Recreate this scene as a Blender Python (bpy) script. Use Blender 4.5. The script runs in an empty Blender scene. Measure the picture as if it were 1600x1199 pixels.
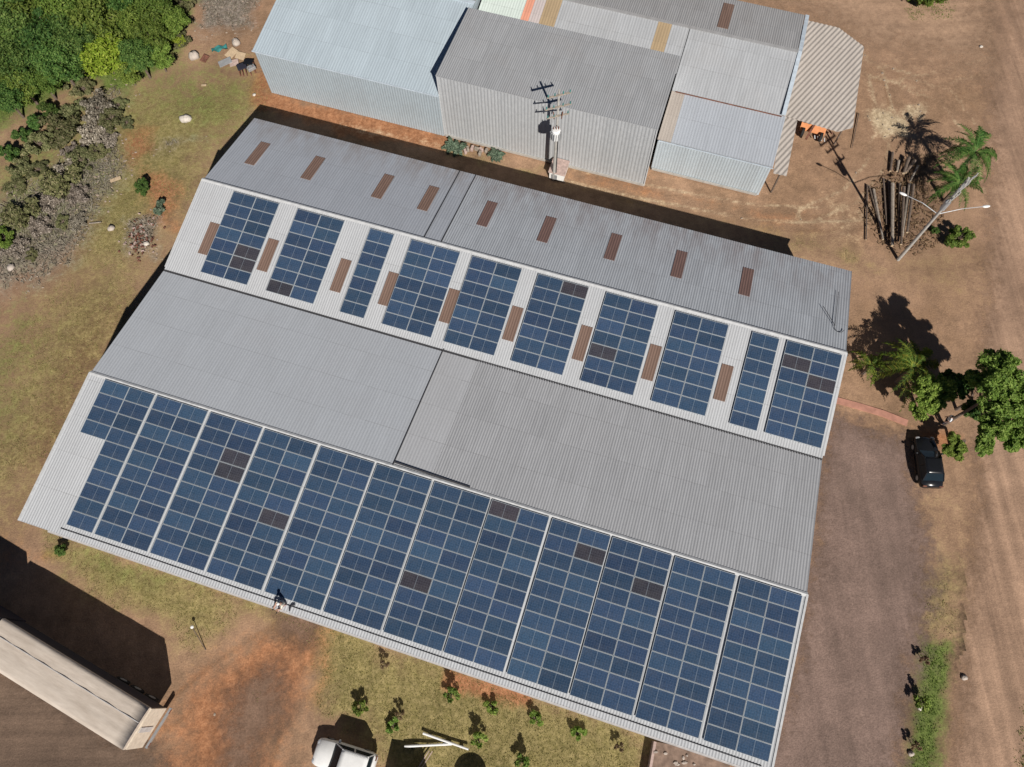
import bpy, bmesh, math, random
import numpy as np
from mathutils import Vector, Matrix
random.seed(7); rng = np.random.default_rng(7)
S = bpy.context.scene; COL = S.collection
# ---------------------------------------------------------------- camera
F, PIT, ROL, HGT = 1205.584, 1.190253, -0.0316436, 58.6615
fw = Vector((0, math.cos(PIT), -math.sin(PIT))); r0 = Vector((1, 0, 0)); u0 = r0.cross(fw)
RV = math.cos(ROL)*r0 + math.sin(ROL)*u0; UV_ = -math.sin(ROL)*r0 + math.cos(ROL)*u0
CAMP = Vector((0, 0, HGT))
cd = bpy.data.cameras.new('camera'); cam = bpy.data.objects.new('camera', cd); COL.objects.link(cam)
m3 = Matrix((RV, UV_, -fw)).transposed()
cam.matrix_world = Matrix.Translation(CAMP) @ m3.to_4x4()
cd.sensor_width = 36; cd.lens = F/1600*36; cd.clip_end = 3000; S.camera = cam
S.render.resolution_x, S.render.resolution_y = 1024, 767
# ---------------------------------------------------------------- light
SAZ, SEL = math.radians(106.0), math.radians(39.4)          # shadows fall towards SAZ
sunv = Vector((-math.cos(SAZ)*math.cos(SEL), -math.sin(SAZ)*math.cos(SEL), math.sin(SEL)))
sl = bpy.data.lights.new('sun', 'SUN'); sl.energy = 5.0; sl.angle = math.radians(0.5); sl.color = (1, .945, .87)
so = bpy.data.objects.new('sun', sl); COL.objects.link(so); so.rotation_euler = sunv.to_track_quat('Z', 'Y').to_euler()
so.location = sunv*120
w = bpy.data.worlds.new('World'); S.world = w; w.use_nodes = True
nt = w.node_tree; bg = nt.nodes['Background']; sky = nt.nodes.new('ShaderNodeTexSky'); sky.sky_type = 'NISHITA'
sky.sun_disc = False; sky.altitude = 900; sky.air_density = .38; sky.dust_density = .15; sky.sun_elevation = SEL; sky.sun_rotation = math.atan2(sunv.x, sunv.y)
nt.links.new(sky.outputs[0], bg.inputs[0]); bg.inputs[1].default_value = 0.05
S.view_settings.view_transform = 'Standard'; S.view_settings.look = 'None'; S.view_settings.exposure = 0.12; S.view_settings.gamma = 1
try: S.cycles.max_bounces = 6
except Exception: pass

# ---------------------------------------------------------------- helpers
def at(px, py, z=0.0):                                      # ground point seen in the photograph at (px, py), at height z
    d = fw + (px-800)/F*RV - (py-599.5)/F*UV_
    return CAMP + d*((z-HGT)/d.z)
def to_px(x, y, z):
    d0 = np.stack([x, y, np.zeros_like(x)+z-HGT], -1)
    zz = d0 @ np.array(fw)
    return 800+F*(d0 @ np.array(RV))/zz, 599.5-F*(d0 @ np.array(UV_))/zz
TH = -0.336294; CT, ST = math.cos(TH), math.sin(TH); OX, OY = -33.6995, 11.7841
def W(u, v, z=0.0): return Vector((OX+u*CT-v*ST, OY+u*ST+v*CT, z))
def tag(o, label=None, cat=None, group=None, kind=None):
    if label: o['label'] = label
    if cat: o['category'] = cat
    if group: o['group'] = group
    if kind: o['kind'] = kind
    return o
def thing(name, label, cat, loc=(0, 0, 0), rz=0.0, group=None):
    o = bpy.data.objects.new(name, None); COL.objects.link(o); o.location = loc; o.rotation_euler = (0, 0, rz); o.empty_display_size = .3
    return tag(o, label, cat, group)
class MB:
    def __init__(s): s.v = []; s.f = []; s.m = []
    def add(s, vs, fs, m=0):
        b = len(s.v); s.v += [tuple(p) for p in vs]; s.f += [tuple(i+b for i in f) for f in fs]; s.m += [m]*len(fs); return s
    def box(s, c, d, rz=0, m=0, M=None):
        x, y, z = d[0]/2, d[1]/2, d[2]/2; ca, sa = math.cos(rz), math.sin(rz)
        P = [Vector((a*x, b*y, e*z)) for e in (-1, 1) for a, b in ((-1, -1), (1, -1), (1, 1), (-1, 1))]
        if M: P = [M @ p for p in P]
        else: P = [Vector((p.x*ca-p.y*sa, p.x*sa+p.y*ca, p.z)) for p in P]
        return s.add([p+Vector(c) for p in P], [(3, 2, 1, 0), (4, 5, 6, 7), (0, 1, 5, 4), (1, 2, 6, 5), (2, 3, 7, 6), (3, 0, 4, 7)], m)
    def tube(s, p, q, r1, r2=None, n=8, m=0):
        p, q = Vector(p), Vector(q); r2 = r1 if r2 is None else r2; d = (q-p).normalized()
        a = d.orthogonal().normalized(); b = d.cross(a)
        V = [c+r*(math.cos(2*math.pi*k/n)*a+math.sin(2*math.pi*k/n)*b) for c, r in ((p, r1), (q, r2)) for k in range(n)]
        return s.add(V, [(k, (k+1) % n, n+(k+1) % n, n+k) for k in range(n)]+[tuple(range(n-1, -1, -1)), tuple(range(n, 2*n))], m)
    def bar(s, p, q, wd, ht, m=0):
        p, q = Vector(p), Vector(q); d = (q-p).normalized(); a = d.cross(Vector((0, 0, 1)))
        a = Vector((1, 0, 0)) if a.length < 1e-4 else a.normalized(); b = a.cross(d)
        V = [c+sa*a*wd/2+sb*b*ht/2 for c in (p, q) for sa, sb in ((-1, -1), (1, -1), (1, 1), (-1, 1))]
        return s.add(V, [(0, 1, 2, 3), (7, 6, 5, 4), (0, 4, 5, 1), (1, 5, 6, 2), (2, 6, 7, 3), (3, 7, 4, 0)], m)
    def prism(s, poly, z0, z1, m=0):                         # polygon (x, y) extruded upwards
        n = len(poly); V = [(x, y, z0) for x, y in poly]+[(x, y, z1) for x, y in poly]
        return s.add(V, [tuple(range(n-1, -1, -1)), tuple(range(n, 2*n))]+[(k, (k+1) % n, n+(k+1) % n, n+k) for k in range(n)], m)
    def sphere(s, c, r, nu=10, nv=7, m=0, jit=0.0):
        c = Vector(c); r = Vector((r, r, r)) if not hasattr(r, '__len__') else Vector(r); V = []; 
        for i in range(nv+1):
            t = math.pi*i/nv
            for j in range(nu):
                a = 2*math.pi*j/nu; k = 1+random.uniform(-jit, jit)
                V.append(c+Vector((r.x*math.sin(t)*math.cos(a)*k, r.y*math.sin(t)*math.sin(a)*k, r.z*math.cos(t)*k)))
        return s.add(V, [(i*nu+j, (i+1)*nu+j, (i+1)*nu+(j+1) % nu, i*nu+(j+1) % nu) for i in range(nv) for j in range(nu)], m)
    def build(s, name, mat, parent=None, smooth=False, bevel=0):
        me = bpy.data.meshes.new(name); me.from_pydata(s.v, [], s.f); me.update()
        for m_ in (mat if isinstance(mat, (list, tuple)) else [mat]): me.materials.append(m_)
        me.polygons.foreach_set('material_index', s.m)
        if smooth: me.polygons.foreach_set('use_smooth', [len(f) == 4 and (smooth is True or i < smooth) for i, f in enumerate(s.f)])
        o = bpy.data.objects.new(name, me); COL.objects.link(o)
        if parent: o.parent = parent
        if bevel:
            b = o.modifiers.new('bevel', 'BEVEL'); b.width = bevel; b.segments = 2; b.limit_method = 'ANGLE'
        return o
def copy_tree(o, parent=None):
    c = o.copy(); COL.objects.link(c)
    if parent: c.parent = parent
    for ch in list(o.children): copy_tree(ch, c)
    return c

# ---------------------------------------------------------------- materials
class N:
    def __init__(s, name):
        s.mat = bpy.data.materials.new(name); s.mat.use_nodes = True; s.t = s.mat.node_tree; s.b = s.t.nodes['Principled BSDF']; s.out = s.t.nodes['Material Output']
        s.b.inputs['Specular IOR Level'].default_value = .3
    def n(s, ty, **kw):
        x = s.t.nodes.new(ty)
        for k, v_ in kw.items(): setattr(x, k, v_)
        return x
    def l(s, a, b): s.t.links.new(a, b)
    def set(s, sock, v_):
        if hasattr(v_, 'links') or isinstance(v_, bpy.types.NodeSocket): s.l(v_, sock)
        else: sock.default_value = v_
    def coord(s, kind='Object', scale=(1, 1, 1), rz=0):
        c = s.n('ShaderNodeTexCoord'); m_ = s.n('ShaderNodeMapping'); s.l(c.outputs[kind], m_.inputs[0]); m_.inputs['Scale'].default_value = scale; m_.inputs['Rotation'].default_value = (0, 0, rz); return m_.outputs[0]
    def noise(s, vec, scale, detail=4, rough=.55):
        x = s.n('ShaderNodeTexNoise'); s.l(vec, x.inputs['Vector']); x.inputs['Scale'].default_value = scale; x.inputs['Detail'].default_value = detail; x.inputs['Roughness'].default_value = rough; return x.outputs['Fac']
    def ramp(s, fac, stops):
        x = s.n('ShaderNodeValToRGB'); s.l(fac, x.inputs[0]); e = x.color_ramp.elements
        while len(e) < len(stops): e.new(.5)
        for el, (p, c) in zip(e, stops): el.position = p; el.color = (*c, 1) if hasattr(c, '__len__') else (c, c, c, 1)
        return x.outputs[0]
    def mix(s, fac, a, b, mode='MIX'):
        x = s.n('ShaderNodeMix', data_type='RGBA', blend_type=mode); s.set(x.inputs[0], fac)
        for i, q in ((6, a), (7, b)):
            s.set(x.inputs[i], (*q, 1) if isinstance(q, tuple) and len(q) == 3 else q)
        return x.outputs[2]
    def math(s, op, a, b=0.0, c=0.0, clamp=False):
        x = s.n('ShaderNodeMath', operation=op, use_clamp=clamp)
        for i, q in enumerate((a, b, c)): s.set(x.inputs[i], q)
        return x.outputs[0]
    def bump(s, h, strength=.4, dist=.05):
        x = s.n('ShaderNodeBump'); s.l(h, x.inputs['Height']); x.inputs['Strength'].default_value = strength; x.inputs['Distance'].default_value = dist; s.l(x.outputs[0], s.b.inputs['Normal'])
    def fin(s, col, rough=.8, metal=0.0):
        s.set(s.b.inputs['Base Color'], (*col, 1) if isinstance(col, tuple) else col); s.set(s.b.inputs['Roughness'], rough); s.b.inputs['Metallic'].default_value = metal; return s.mat
def plain(name, col, rough=.6, metal=0.0, var=.18, scale=3.0):
    k = N(name); n_ = k.noise(k.coord(), scale, 5); c = k.mix(1.0, k.ramp(n_, [(.3, 1-var), (.7, 1+var*.5)]), col, 'MULTIPLY')
    return k.fin(c, rough, metal)
def sheet_mat(name, col, sheet_w=1.05, tone=.08, stain=.25, stain_col=(.22, .17, .14), streak=.1, rough=.55, blotch=.5, eave=None):
    """painted or fibre-cement roofing: sheets of slightly different tone, run-off streaks along the slope (local y), blotches"""
    k = N(name); co = k.n('ShaderNodeTexCoord').outputs['Object']; sp = k.n('ShaderNodeSeparateXYZ'); k.l(co, sp.inputs[0])
    sid = k.math('FLOOR', k.math('DIVIDE', sp.outputs[0], sheet_w)); row = k.math('FLOOR', k.math('DIVIDE', sp.outputs[1], 2.6))
    cb = k.n('ShaderNodeCombineXYZ'); k.l(sid, cb.inputs[0]); k.l(row, cb.inputs[1])
    wn = k.n('ShaderNodeTexWhiteNoise', noise_dimensions='3D'); k.l(cb.outputs[0], wn.inputs[0])
    tone_ = k.math('MULTIPLY_ADD', wn.outputs['Value'], tone, 1-tone/2)
    st = k.noise(k.coord(scale=(2.2, .16, 1)), 1.6, 5, .65); st_ = k.ramp(st, [(.32, 1-streak), (.62, 1.0)])
    bl = k.noise(k.coord(scale=(1, 1, 1)), .22, 6, .6); fine = k.noise(k.coord(), 9, 3, .6)
    c = k.mix(1.0, k.mix(1.0, col, tone_, 'MULTIPLY'), st_, 'MULTIPLY')
    c = k.mix(k.math('MULTIPLY', k.ramp(bl, [(.5, 0.0), (.75, 1.0)]), stain*blotch), c, stain_col)
    if eave:                                                 # (y where lichen starts, y at the edge): soot and lichen near one eave
        f = k.n('ShaderNodeMapRange'); k.l(sp.outputs[1], f.inputs[0]); f.inputs[1].default_value = eave[0]; f.inputs[2].default_value = eave[1]
        g_ = k.math('MULTIPLY', f.outputs[0], k.ramp(k.noise(k.coord(scale=(1.3, .35, 1)), .9, 6, .65), [(.38, 0.0), (.66, 1.0)]))
        if len(eave) > 2:
            f2 = k.n('ShaderNodeMapRange'); k.l(sp.outputs[0], f2.inputs[0]); f2.inputs[1].default_value = eave[2]; f2.inputs[2].default_value = eave[3]; g_ = k.math('MULTIPLY', g_, f2.outputs[0])
        c = k.mix(k.math('MULTIPLY', g_, .62), c, stain_col)
    fr = k.math('FRACT', k.math('DIVIDE', sp.outputs[1], 2.6)); lap = k.math('MULTIPLY', k.math('LESS_THAN', fr, .022), k.math('MULTIPLY_ADD', wn.outputs['Value'], .22, .04))
    c = k.mix(lap, c, (.10, .09, .085))
    c = k.mix(1.0, c, k.ramp(fine, [(.3, .93), (.7, 1.04)]), 'MULTIPLY')
    return k.fin(c, rough)
M = {}
M['front'] = sheet_mat('pale roof sheet', (.465, .48, .50), tone=.06, stain=.14, streak=.08)
M['back_l'] = sheet_mat('blue grey roof sheet', (.37, .395, .44), tone=.07, stain=.2, streak=.08, eave=(5.0, 8.6))
M['back_r'] = sheet_mat('worn grey roof sheet', (.39, .415, .45), tone=.10, stain=.3, streak=.14, eave=(3.6, 8.4), stain_col=(.20, .155, .15))
M['mid_l'] = sheet_mat('grey roof sheet', (.43, .455, .49), tone=.05, stain=.15, streak=.06)
M['mid_c'] = sheet_mat('pale grey roof sheet', (.445, .455, .475), tone=.05, stain=.15, streak=.06)
M['mid_r'] = sheet_mat('brownish fibre cement sheet', (.40, .408, .425), tone=.09, stain=.08, streak=.12)
M['blue'] = sheet_mat('pale blue galvanised sheet', (.43, .505, .56), tone=.10, stain=.12, streak=.10, rough=.45)
M['bluewall'] = sheet_mat('pale blue wall sheet', (.40, .465, .51), tone=.10, stain=.2, streak=.12)
M['dull'] = sheet_mat('dull grey fibre cement sheet', (.36, .37, .385), tone=.09, stain=.35, streak=.14)
M['striped'] = sheet_mat('weathered zinc wall sheet', (.46, .475, .49), sheet_w=.55, tone=.24, stain=.1, streak=.14)
M['c_up'] = sheet_mat('light grey shed roof', (.41, .425, .445), tone=.08, stain=.3, streak=.12, stain_col=(.3, .25, .2))
M['c_low'] = sheet_mat('cool grey shed roof', (.40, .43, .475), tone=.06, stain=.2, streak=.08)
M['c_dark'] = sheet_mat('dark grey shed roof', (.35, .35, .355), tone=.10, stain=.35, streak=.16)
M['c_wall'] = sheet_mat('pale blue zinc wall', (.46, .525, .57), tone=.06, stain=.2, streak=.08)
M['beige'] = sheet_mat('beige weathered roof sheet', (.42, .375, .335), tone=.10, stain=.35, streak=.12)
M['canopy'] = sheet_mat('beige canopy sheet', (.46, .415, .375), tone=.05, stain=.4, streak=.1, stain_col=(.33, .29, .25))
M['mint'] = sheet_mat('pale mint roof sheet', (.60, .68, .64), tone=.06, stain=.1)
M['orange_sheet'] = sheet_mat('faded orange roof sheet', (.70, .32, .22), tone=.05, stain=.1)
M['pink_sheet'] = sheet_mat('pinkish roof sheet', (.52, .46, .45), tone=.05, stain=.1)
M['tan_sheet'] = sheet_mat('tan translucent roof sheet', (.40, .30, .185), tone=.08, stain=.3)
M['skylight'] = sheet_mat('brown translucent roof sheet', (.215, .14, .11), sheet_w=.45, tone=.2, stain=.4, streak=.2, rough=.5)
M['skylight2'] = sheet_mat('dark brown translucent roof sheet', (.185, .115, .10), sheet_w=.45, tone=.2, stain=.4, streak=.2, rough=.5)
M['ridge'] = plain('pale ridge flashing', (.52, .53, .54), .5)
M['flash'] = plain('pale blue flashing', (.50, .57, .64), .5)
M['gutter'] = plain('light gutter metal', (.50, .48, .47), .5)
M['dark'] = plain('dark recess', (.05, .05, .055), .8)
M['render'] = plain('grey rendered wall', (.38, .36, .34), .9)
M['alu'] = plain('aluminium frame', (.41, .45, .48), .45, .1, .05)
def panel_mat(name, ca, cb):
    k = N(name); co = k.n('ShaderNodeTexCoord').outputs['Object']; sp = k.n('ShaderNodeSeparateXYZ'); k.l(co, sp.inputs[0])
    oi = k.n('ShaderNodeObjectInfo').outputs['Random']
    def grid(s_, n_, wd):
        fr = k.math('FRACT', k.math('MULTIPLY', s_, n_)); return k.math('LESS_THAN', k.math('MINIMUM', fr, k.math('SUBTRACT', 1.0, fr)), wd)
    gx = grid(k.math('ADD', sp.outputs[0], 1.0), 6.2, .05); gy = grid(k.math('ADD', sp.outputs[1], .9), 6.2, .05)
    mid = k.math('LESS_THAN', k.math('ABSOLUTE', sp.outputs[0]), .018)
    c = k.mix(oi, ca, cb)
    cell = k.n('ShaderNodeTexVoronoi'); cell.inputs['Scale'].default_value = 16; k.l(co, cell.inputs['Vector'])
    bright = k.n('ShaderNodeHueSaturation'); k.l(c, bright.inputs['Color'])
    k.l(k.math('MULTIPLY_ADD', k.math('FRACT', k.math('MULTIPLY', oi, 7.31)), .36, .80), bright.inputs['Value'])
    k.l(k.math('MULTIPLY_ADD', k.math('FRACT', k.math('MULTIPLY', oi, 13.7)), .012, .494), bright.inputs['Hue'])
    sepc = k.n('ShaderNodeSeparateXYZ'); k.l(cell.outputs['Color'], sepc.inputs[0])
    c = k.mix(1.0, bright.outputs[0], k.math('MULTIPLY_ADD', sepc.outputs[0], .4, .8), 'MULTIPLY')
    c = k.mix(k.math('MULTIPLY', k.math('MAXIMUM', gx, gy), .14), c, (.22, .25, .30)); c = k.mix(k.math('MULTIPLY', mid, .35), c, (.30, .36, .42))
    k.b.inputs['Coat Weight'].default_value = .0; k.b.inputs['Specular IOR Level'].default_value = .45
    dust = k.noise(k.coord(), 1.3, 5); c = k.mix(k.math('MULTIPLY', k.ramp(dust, [(.45, 0.0), (.8, 1.0)]), .10), c, (.25, .22, .19))
    return k.fin(c, .16)
M['panel'] = panel_mat('blue silicon cells', (.032, .060, .114), (.038, .072, .131))
M['panel_b'] = panel_mat('dull brown silicon cells', (.042, .043, .056), (.052, .047, .058))
M['concrete'] = plain('pale concrete', (.40, .385, .36), .85)
M['wood'] = plain('grey wooden bark', (.16, .12, .095), .9, 0, .5, 6)
M['logend'] = plain('pale cut wood', (.50, .38, .25), .9, 0, .25, 8)
M['logpale'] = plain('peeled pale log', (.34, .29, .24), .9, 0, .4, 5)
M['white'] = plain('white paint', (.78, .78, .77), .35, 0, .05)
M['black'] = plain('black paint', (.012, .013, .016), .22, 0, .1)
M['glass'] = plain('dark car glass', (.012, .02, .026), .08, 0, .05)
M['rubber'] = plain('rubber', (.02, .02, .02), .8)
M['chrome'] = plain('light lamp glass', (.7, .72, .75), .15, .5, .05)
M['steel'] = plain('galvanised steel', (.42, .43, .44), .45, .4)
M['orange'] = plain('faded orange paint', (.62, .25, .10), .6)
M['brick'] = plain('pinkish plaster', (.48, .36, .32), .9, 0, .3, 4)
M['lime'] = plain('white limewash', (.80, .79, .76), .9, 0, .06); M['palestone'] = plain('pale rough stone', (.58, .53, .47), .9, 0, .3, 5)
M['tarp'] = None; M['rampfill'] = plain('brown ramp earth', (.25, .175, .135), .95, 0, .45, 2.5)
k = N('beige tarpaulin'); st = k.noise(k.coord(scale=(.35, 1.2, 1)), 1.4, 5, .6); c = k.mix(k.ramp(st, [(.3, 0.0), (.75, 1.0)]), (.47, .40, .335), (.63, .555, .48)); c = k.mix(1.0, c, k.ramp(k.noise(k.coord(scale=(.12, 3.0, 1)), 1.0, 5, .7), [(.3, .86), (.7, 1.05)]), 'MULTIPLY'); M['tarp'] = k.fin(c, .8); k.bump(st, .5, .08)
M['tarpend'] = plain('cream trailer board', (.62, .54, .44), .7)
M['navy'] = plain('dark navy trailer side', (.03, .03, .045), .6)
M['skin'] = plain('skin', (.45, .27, .19), .6, 0, .05); M['shirt'] = plain('cream cloth', (.70, .66, .56), .9); M['shirt2'] = plain('pale blue white cloth', (.80, .84, .90), .9)
M['jeans'] = plain('dark cloth', (.05, .05, .07), .9); M['rosecloth'] = plain('dusty pink cloth', (.42, .30, .28), .9); M['hair'] = plain('dark hair', (.02, .015, .012), .7)
M['teal'] = plain('teal plastic', (.05, .22, .21), .5, 0, .35); M['rust'] = plain('rusty brown metal', (.18, .08, .055), .8, 0, .5, 5)
M['cobble'] = plain('pale stone', (.46, .40, .35), .9, 0, .2, 3); M['pebble'] = plain('dusty pebble', (.36, .29, .23), .9, 0, .35, 4); M['path'] = plain('worn red paving', (.46, .23, .17), .9, 0, .25, 2)
def leaf_mat(name, stops, trans=.25):
    k = N(name); g_ = k.n('ShaderNodeNewGeometry'); oi = k.n('ShaderNodeObjectInfo')
    c = k.ramp(g_.outputs['Random Per Island'], stops)
    h = k.n('ShaderNodeHueSaturation'); k.l(c, h.inputs['Color']); k.l(k.math('MULTIPLY_ADD', oi.outputs['Random'], .55, .72), h.inputs['Value']); k.l(k.math('MULTIPLY_ADD', k.math('FRACT', k.math('MULTIPLY', oi.outputs['Random'], 9.7)), .03, .49), h.inputs['Hue'])
    k.b.inputs['Specular IOR Level'].default_value = .2
    tr = k.n('ShaderNodeBsdfTranslucent'); k.l(h.outputs[0], tr.inputs[0]); mx = k.n('ShaderNodeMixShader'); mx.inputs[0].default_value = trans
    k.fin(h.outputs[0], .6); k.l(k.b.outputs[0], mx.inputs[1]); k.l(tr.outputs[0], mx.inputs[2]); k.l(mx.outputs[0], k.out.inputs[0]); return k.mat
M['leaf'] = leaf_mat('green leaves', [(0, (.075, .125, .022)), (.5, (.14, .205, .034)), (1, (.225, .285, .062))])
M['leaf_b'] = leaf_mat('bright green leaves', [(0, (.10, .17, .03)), (.5, (.20, .30, .05)), (1, (.33, .42, .10))], .35)
M['leaf_y'] = leaf_mat('yellow green leaves', [(0, (.13, .18, .015)), (.5, (.20, .26, .025)), (1, (.30, .33, .05))])
M['leaf_d'] = leaf_mat('dark green leaves', [(0, (.04, .085, .02)), (.6, (.085, .15, .032)), (1, (.15, .215, .055))])
M['leaf_o'] = leaf_mat('olive scrub leaves', [(0, (.11, .12, .05)), (.6, (.17, .18, .075)), (1, (.28, .25, .14))])
M['leaf_g'] = leaf_mat('blue green leaves', [(0, (.09, .14, .09)), (.6, (.16, .22, .15)), (1, (.26, .30, .22))])
M['leaf_grey'] = leaf_mat('dry grey brush', [(0, (.13, .105, .08)), (.6, (.24, .205, .165)), (1, (.40, .35, .295))], .05)
M['palm'] = leaf_mat('palm leaflets', [(0, (.06, .13, .03)), (.6, (.11, .21, .045)), (1, (.20, .30, .08))], .3)
M['palm_y'] = leaf_mat('yellowing palm leaflets', [(0, (.10, .165, .03)), (.6, (.18, .25, .045)), (1, (.40, .37, .065))], .35)
M['dry'] = leaf_mat('dry brown leaves', [(0, (.12, .07, .04)), (.6, (.22, .14, .08)), (1, (.34, .24, .15))])
M['grass'] = leaf_mat('dry grass blades', [(0, (.22, .20, .07)), (.5, (.34, .29, .12)), (1, (.46, .38, .19))], .35)
M['grass_g'] = leaf_mat('fresh grass blades', [(0, (.12, .20, .03)), (.6, (.18, .27, .05)), (1, (.27, .34, .10))], .35)

# ---------------------------------------------------------------- ground
def vnoise(x, y, sc, seed):
    x, y = x/sc, y/sc; xi, yi = np.floor(x).astype(int), np.floor(y).astype(int); fx, fy = x-xi, y-yi; fx = fx*fx*(3-2*fx); fy = fy*fy*(3-2*fy)
    T = np.random.default_rng(seed).random((256, 256))
    h = lambda a, b: T[a % 256, b % 256]
    return (h(xi, yi)*(1-fx)+h(xi+1, yi)*fx)*(1-fy)+(h(xi, yi+1)*(1-fx)+h(xi+1, yi+1)*fx)*fy
def fbm(x, y, sc, seed, oct=4): return sum(vnoise(x, y, sc/2**i, seed+i)*.5**i for i in range(oct))/sum(.5**i for i in range(oct))
fineX = np.arange(-56, 58.01, .3); fineY = np.arange(-12, 74.01, .3)
ext = np.array([1, 3, 8, 20, 50, 120, 300, 700, 1500.])
gx = np.concatenate([fineX[0]-ext[::-1], fineX, fineX[-1]+ext]); gy = np.concatenate([fineY[0]-ext[::-1], fineY, fineY[-1]+ext])
GX, GY = np.meshgrid(gx, gy, indexing='ij'); nx, ny = GX.shape
near = (np.abs(GX) < 60) & (GY > -20) & (GY < 80)
def hgt(x, y): return -.2+.19*fbm(x, y, 2.6, 11, 5)
GZ = np.where(near, hgt(GX, GY), -.1)
PX, PY = to_px(GX, GY, 0.0)
def sdist(poly, X, Y):                                       # signed distance to a polygon, positive inside
    P = np.array(poly, float); d = np.full(X.shape, 1e9); ins = np.zeros(X.shape, bool); n_ = len(P)
    for i in range(n_):
        a, b = P[i], P[(i+1) % n_]; e = b-a; wx, wy = X-a[0], Y-a[1]; t = np.clip((wx*e[0]+wy*e[1])/(e@e+1e-9), 0, 1)
        d = np.minimum(d, np.hypot(wx-t*e[0], wy-t*e[1]))
        c = ((a[1] <= Y) & (Y < b[1])) | ((b[1] <= Y) & (Y < a[1]))
        with np.errstate(divide='ignore', invalid='ignore'): ins ^= c & (X < a[0]+(Y-a[1])*e[0]/(e[1] if abs(e[1]) > 1e-9 else 1e-9))
    return np.where(ins, d, -d)
warp = (fbm(GX, GY, 5, 31)-.5)*3.0+(fbm(GX, GY, 1.1, 41, 3)-.5)*1.6
def patch(pts, feather=1.2, amp=1.0, wamt=1.0):
    poly = [tuple(at(x, y).xy) for x, y in pts]
    return amp*np.clip((sdist(poly, GX, GY)+warp*wamt)/feather*.5+.5, 0, 1)
def mx(*a):
    r_ = a[0]
    for q in a[1:]: r_ = np.maximum(r_, q)
    return r_
lush = mx(patch([(-60, -60), (310, -60), (300, 30), (255, 100), (190, 135), (120, 125), (60, 165), (-60, 230)], 2),
          patch([(250, 60), (400, 120), (395, 170), (330, 240), (250, 190), (200, 130)], 5, .55), patch([(-60, 560), (30, 470), (60, 520), (20, 640), (-60, 700)], 4, .55), patch([(90, 130), (230, 130), (260, 200), (180, 330), (60, 430), (-60, 420), (-60, 260)], 5, .45),
          patch([(1440, 1000), (1482, 1010), (1478, 1110), (1462, 1260), (1400, 1260), (1425, 1100)], 1.0, 1.0, .4), patch([(1600, 1050), (1640, 1040), (1640, 1260), (1580, 1260)], 1, 1, .4),
          patch([(60, 845), (130, 850), (330, 915), (250, 930), (110, 890)], 1.5, .5), patch([(0, 170), (100, 150), (60, 240), (0, 330), (-50, 330)], 4, .35), patch([(1400, -20), (1500, -20), (1480, 25), (1420, 28)], 1, .8))
red = mx(patch([(395, 1000), (500, 985), (470, 1060), (420, 1150), (470, 1260), (250, 1260), (262, 1110), (330, 1040)], 3.5, .95), patch([(400, 140), (700, 210), (700, 236), (560, 215), (400, 168)], 1.0, .9),
         patch([(190, 200), (250, 195), (240, 225), (205, 260), (185, 235)], 1.5, .85), patch([(215, 255), (275, 290), (270, 355), (240, 350), (228, 310)], 1.5, .75), patch([(700, 1050), (830, 1085), (830, 1105), (700, 1070)], .8, .95, .4),
         patch([(880, 262), (1180, 320), (1250, 330), (1240, 360), (900, 290)], 2, .55), patch([(1290, 640), (1420, 660), (1300, 720), (1285, 760)], 2, .5), patch([(1425, 664), (1490, 680), (1485, 705), (1450, 690)], 1.2, .9, 1.0), patch([(1335, 780), (1390, 770), (1350, 880), (1290, 900)], 2.5, .45),
         patch([(395, 100), (440, 130), (400, 150)], 1.2, .8), patch([(1290, 300), (1450, 300), (1400, 420), (1280, 400)], 4, .35), patch([(0, 830), (50, 850), (120, 870), (60, 890), (0, 880)], 1.5, .5), patch([(390, 0), (420, 0), (400, 50)], 1, .7))
debris = (.55+.6*fbm(GX, GY, 3.0, 51))*mx(patch([(60, 270), (170, 190), (190, 260), (150, 330), (110, 400), (60, 440), (-40, 430), (-40, 330)], 2.5, 1.0), patch([(120, 150), (190, 130), (195, 200), (150, 230)], 2, .7), patch([(310, -30), (410, -30), (400, 45), (310, 50)], 1.6, 1),
            patch([(240, 210), (335, 200), (330, 225), (250, 240)], 1.2, .8), patch([(195, 345), (245, 340), (240, 405), (195, 400)], 1.2, .8), patch([(-20, 430), (45, 420), (30, 470), (-20, 490)], 2, .5))
brown = mx(patch([(20, 500), (120, 440), (230, 440), (170, 560), (110, 700), (10, 790), (-40, 700)], 7, .62), patch([(60, 560), (130, 470), (190, 470), (180, 560), (90, 720), (20, 740)], 5, 1.0), patch([(0, 760), (60, 740), (50, 830), (0, 830)], 2.5, .6), patch([(110, 420), (200, 430), (160, 500), (100, 500)], 4, .6), patch([(1330, 440), (1500, 440), (1470, 560), (1440, 620), (1350, 600)], 4, .45))
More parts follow.
